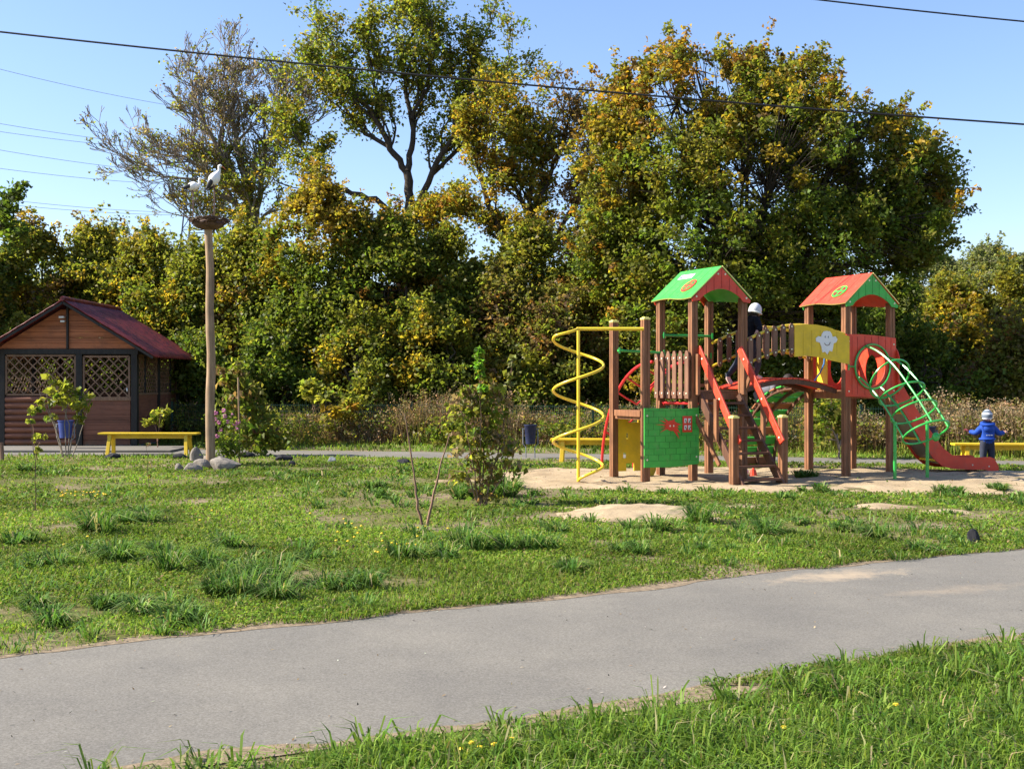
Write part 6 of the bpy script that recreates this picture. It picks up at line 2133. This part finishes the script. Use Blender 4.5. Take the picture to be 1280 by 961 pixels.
TL = []
for (px, py, wpx, hpx) in ((108, 668, 26, 24), (172, 652, 28, 18), (20, 682, 30, 16), (60, 712, 24, 16), (150, 705, 46, 24), (120, 695, 30, 14), (283, 688, 24, 20), (250, 712, 30, 24), (205, 690, 24, 16), (330, 735, 46, 28), (275, 745, 40, 24), (180, 770, 40, 24), (120, 760, 34, 20), (235, 780, 36, 20), (350, 748, 36, 26), (420, 742, 34, 24), (300, 722, 34, 22),
                           (597, 690, 32, 24), (665, 688, 36, 22), (488, 700, 26, 20), (480, 622, 14, 12), (470, 612, 10, 10), (872, 654, 28, 20), (812, 664, 26, 16), (940, 670, 30, 16), (1095, 675, 22, 16), (1050, 664, 24, 14), (790, 690, 20, 12), (700, 668, 20, 12), (640, 620, 34, 20), (580, 622, 24, 14), (1185, 618, 20, 9), (1040, 616, 18, 9), (30, 560 + 30, 16, 10), (545, 700, 24, 16), (715, 715, 24, 14), (450, 735, 26, 18), (90, 780, 30, 18), (30, 760, 26, 14), (380, 702, 20, 14), (1000, 655, 20, 10), (1160, 690, 20, 12), (890, 690, 22, 12), (1015, 597, 14, 8), (1248, 615, 16, 10)):
    p = at(px, py); s = p.y / F; 
    for q in range(3):                                     # a clump is several bunches of different size
        sx = rng.normal() * wpx * s * .42; sy = rng.normal() * wpx * s * .45; kk = rng.uniform(.5, 1.0)
        TL.append((p.x + sx, p.y + sy, wpx * s * .34 * kk, hpx * s * 1.75 * kk, 44 + wpx * 1.7 * kk))
P = scatter(1100, 6.6, 22, .1); P = P[keep_lawn(P)]; P = P[VN(P, .5) > .40]
for x, y in P: TL.append((x, y, rng.uniform(.03, .16), rng.uniform(.06, .17), rng.integers(10, 34)))
tufts(TL, [(np.array([.075, .155, .028]), 5), (np.array([.12, .21, .04]), 3), (np.array([.22, .28, .09]), 1.6), (np.array([.32, .28, .14]), .5)], 'grass_tufts')
# grass verge along the near edge of the path
P = scatter(150000, 3.2, 8.2, -.2, -450, 1750); P = P[P[:, 1] < near_lo(P[:, 0]) + (VN(P, 3) - .35) * .2]
k = len(P); hm = VN(P, 1.7)
edge = np.clip((near_lo(P[:, 0]) - P[:, 1]) / .5, .25, 1)
col = vary(palette(k, [(np.array([.115, .200, .024]), 4), (np.array([.175, .255, .034]), 4), (np.array([.075, .135, .02]), 1.5), (np.array([.32, .28, .13]), .8)]), .2)
V, Hh = blade_arrays(np.c_[P, np.full(k, -.004)], (.05 + .13 * rng.random(k) ** 1.6) * (.5 + hm) * edge, rng.uniform(.0035, .0105, k), rng.uniform(.15, 1.5, k), col, tipcol=col * 1.12)
tag(blade_mesh('verge_grass', V, Hh), kind='stuff')
TL = []
P = scatter(330, 3.4, 7.8, 0, -200, 1500); P = P[P[:, 1] < near_lo(P[:, 0]) - .02]
for x, y in P: TL.append((x, y, rng.uniform(.02, .07), rng.uniform(.09, .20), 22))
for (px, py) in ((255, 950), (300, 955), (520, 925), (560, 935), (640, 912), (960, 856), (985, 852), (1005, 850), (900, 872), (1150, 822), (1250, 805), (740, 900), (820, 885)):
    p = at(px, py); TL.append((p.x, p.y - .05, .05, rng.uniform(.11, .19), 16))
tufts(TL, [(np.array([.10, .18, .025]), 5), (np.array([.15, .225, .04]), 3), (np.array([.30, .28, .13]), .6)], 'verge_tufts')
# dandelions and fallen bits
m = MB()
fl = [(x, y) for x, y in [(490, 690), (500, 694), (512, 688), (478, 688), (520, 692), (440, 664), (445, 668), (430, 655), (265, 648), (150, 650), (560, 668), (388, 650), (250, 660), (80, 690), (110, 680), (590, 950), (600, 956), (618, 952), (578, 958), (640, 945), (1120, 900), (980, 930)]]
fl += [(rng.uniform(70, 140), rng.uniform(620, 628)) for _ in range(26)] + [(rng.uniform(420, 540), rng.uniform(660, 700)) for _ in range(18)]
for x, y in fl:
    p = at(x, y); m.ellipsoid((p.x, p.y, rng.uniform(.06, .10) if y < 900 else .075), (.016, .016, .009), nu=7, nv=4)
M['dandelion'] = mat_paint('dandelion_yellow', (.75, .50, .02), .7)
tag(m.build('yellow_flowers', 'dandelion'), kind='stuff')
P = scatter(6500, 4.2, 13, -.2); d1 = near_up(P[:, 0]) - P[:, 1]; d0 = P[:, 1] - near_lo(P[:, 0]); P = P[(d1 > .02) & (d0 > .02)]
dd = np.minimum(near_up(P[:, 0]) - P[:, 1], P[:, 1] - near_lo(P[:, 0])); P = P[rng.random(len(P)) < np.clip(.35 * np.exp(-dd / .12) + .10, 0, 1)]
k = len(P); V, Hh = leaf_arrays(np.c_[P, np.full(k, .009)], rng.uniform(.008, .03, k), rng.uniform(.004, .014, k), vary(palette(k, [(TAN, 3), (BRN, 3), (np.array([.03, .028, .025]), 3), (np.array([.5, .46, .38]), 1)]), .2), droop=0, up=6, curl=.1)
V[:, 2] = np.clip(V[:, 2], .006, .02)
tag(leaf_mesh('fallen_leaves', V, Hh, 'leaf_dry'), kind='stuff')
P = scatter(1600, 16, 25, 0); P = P[sand_sd(P) > .05]
k = len(P); V, Hh = leaf_arrays(np.c_[P, np.full(k, .05)], rng.uniform(.015, .05, k), rng.uniform(.01, .025, k), vary(palette(k, [(TAN, 2), (BRN, 3), (TAN * .6, 2)]), .2), droop=0, up=5, curl=.1)
V[:, 2] = V[:, 2] - .05 + np.repeat(sand_h(P), 4) + .008
tag(leaf_mesh('sand_debris', V, Hh, 'leaf_dry'), kind='stuff')
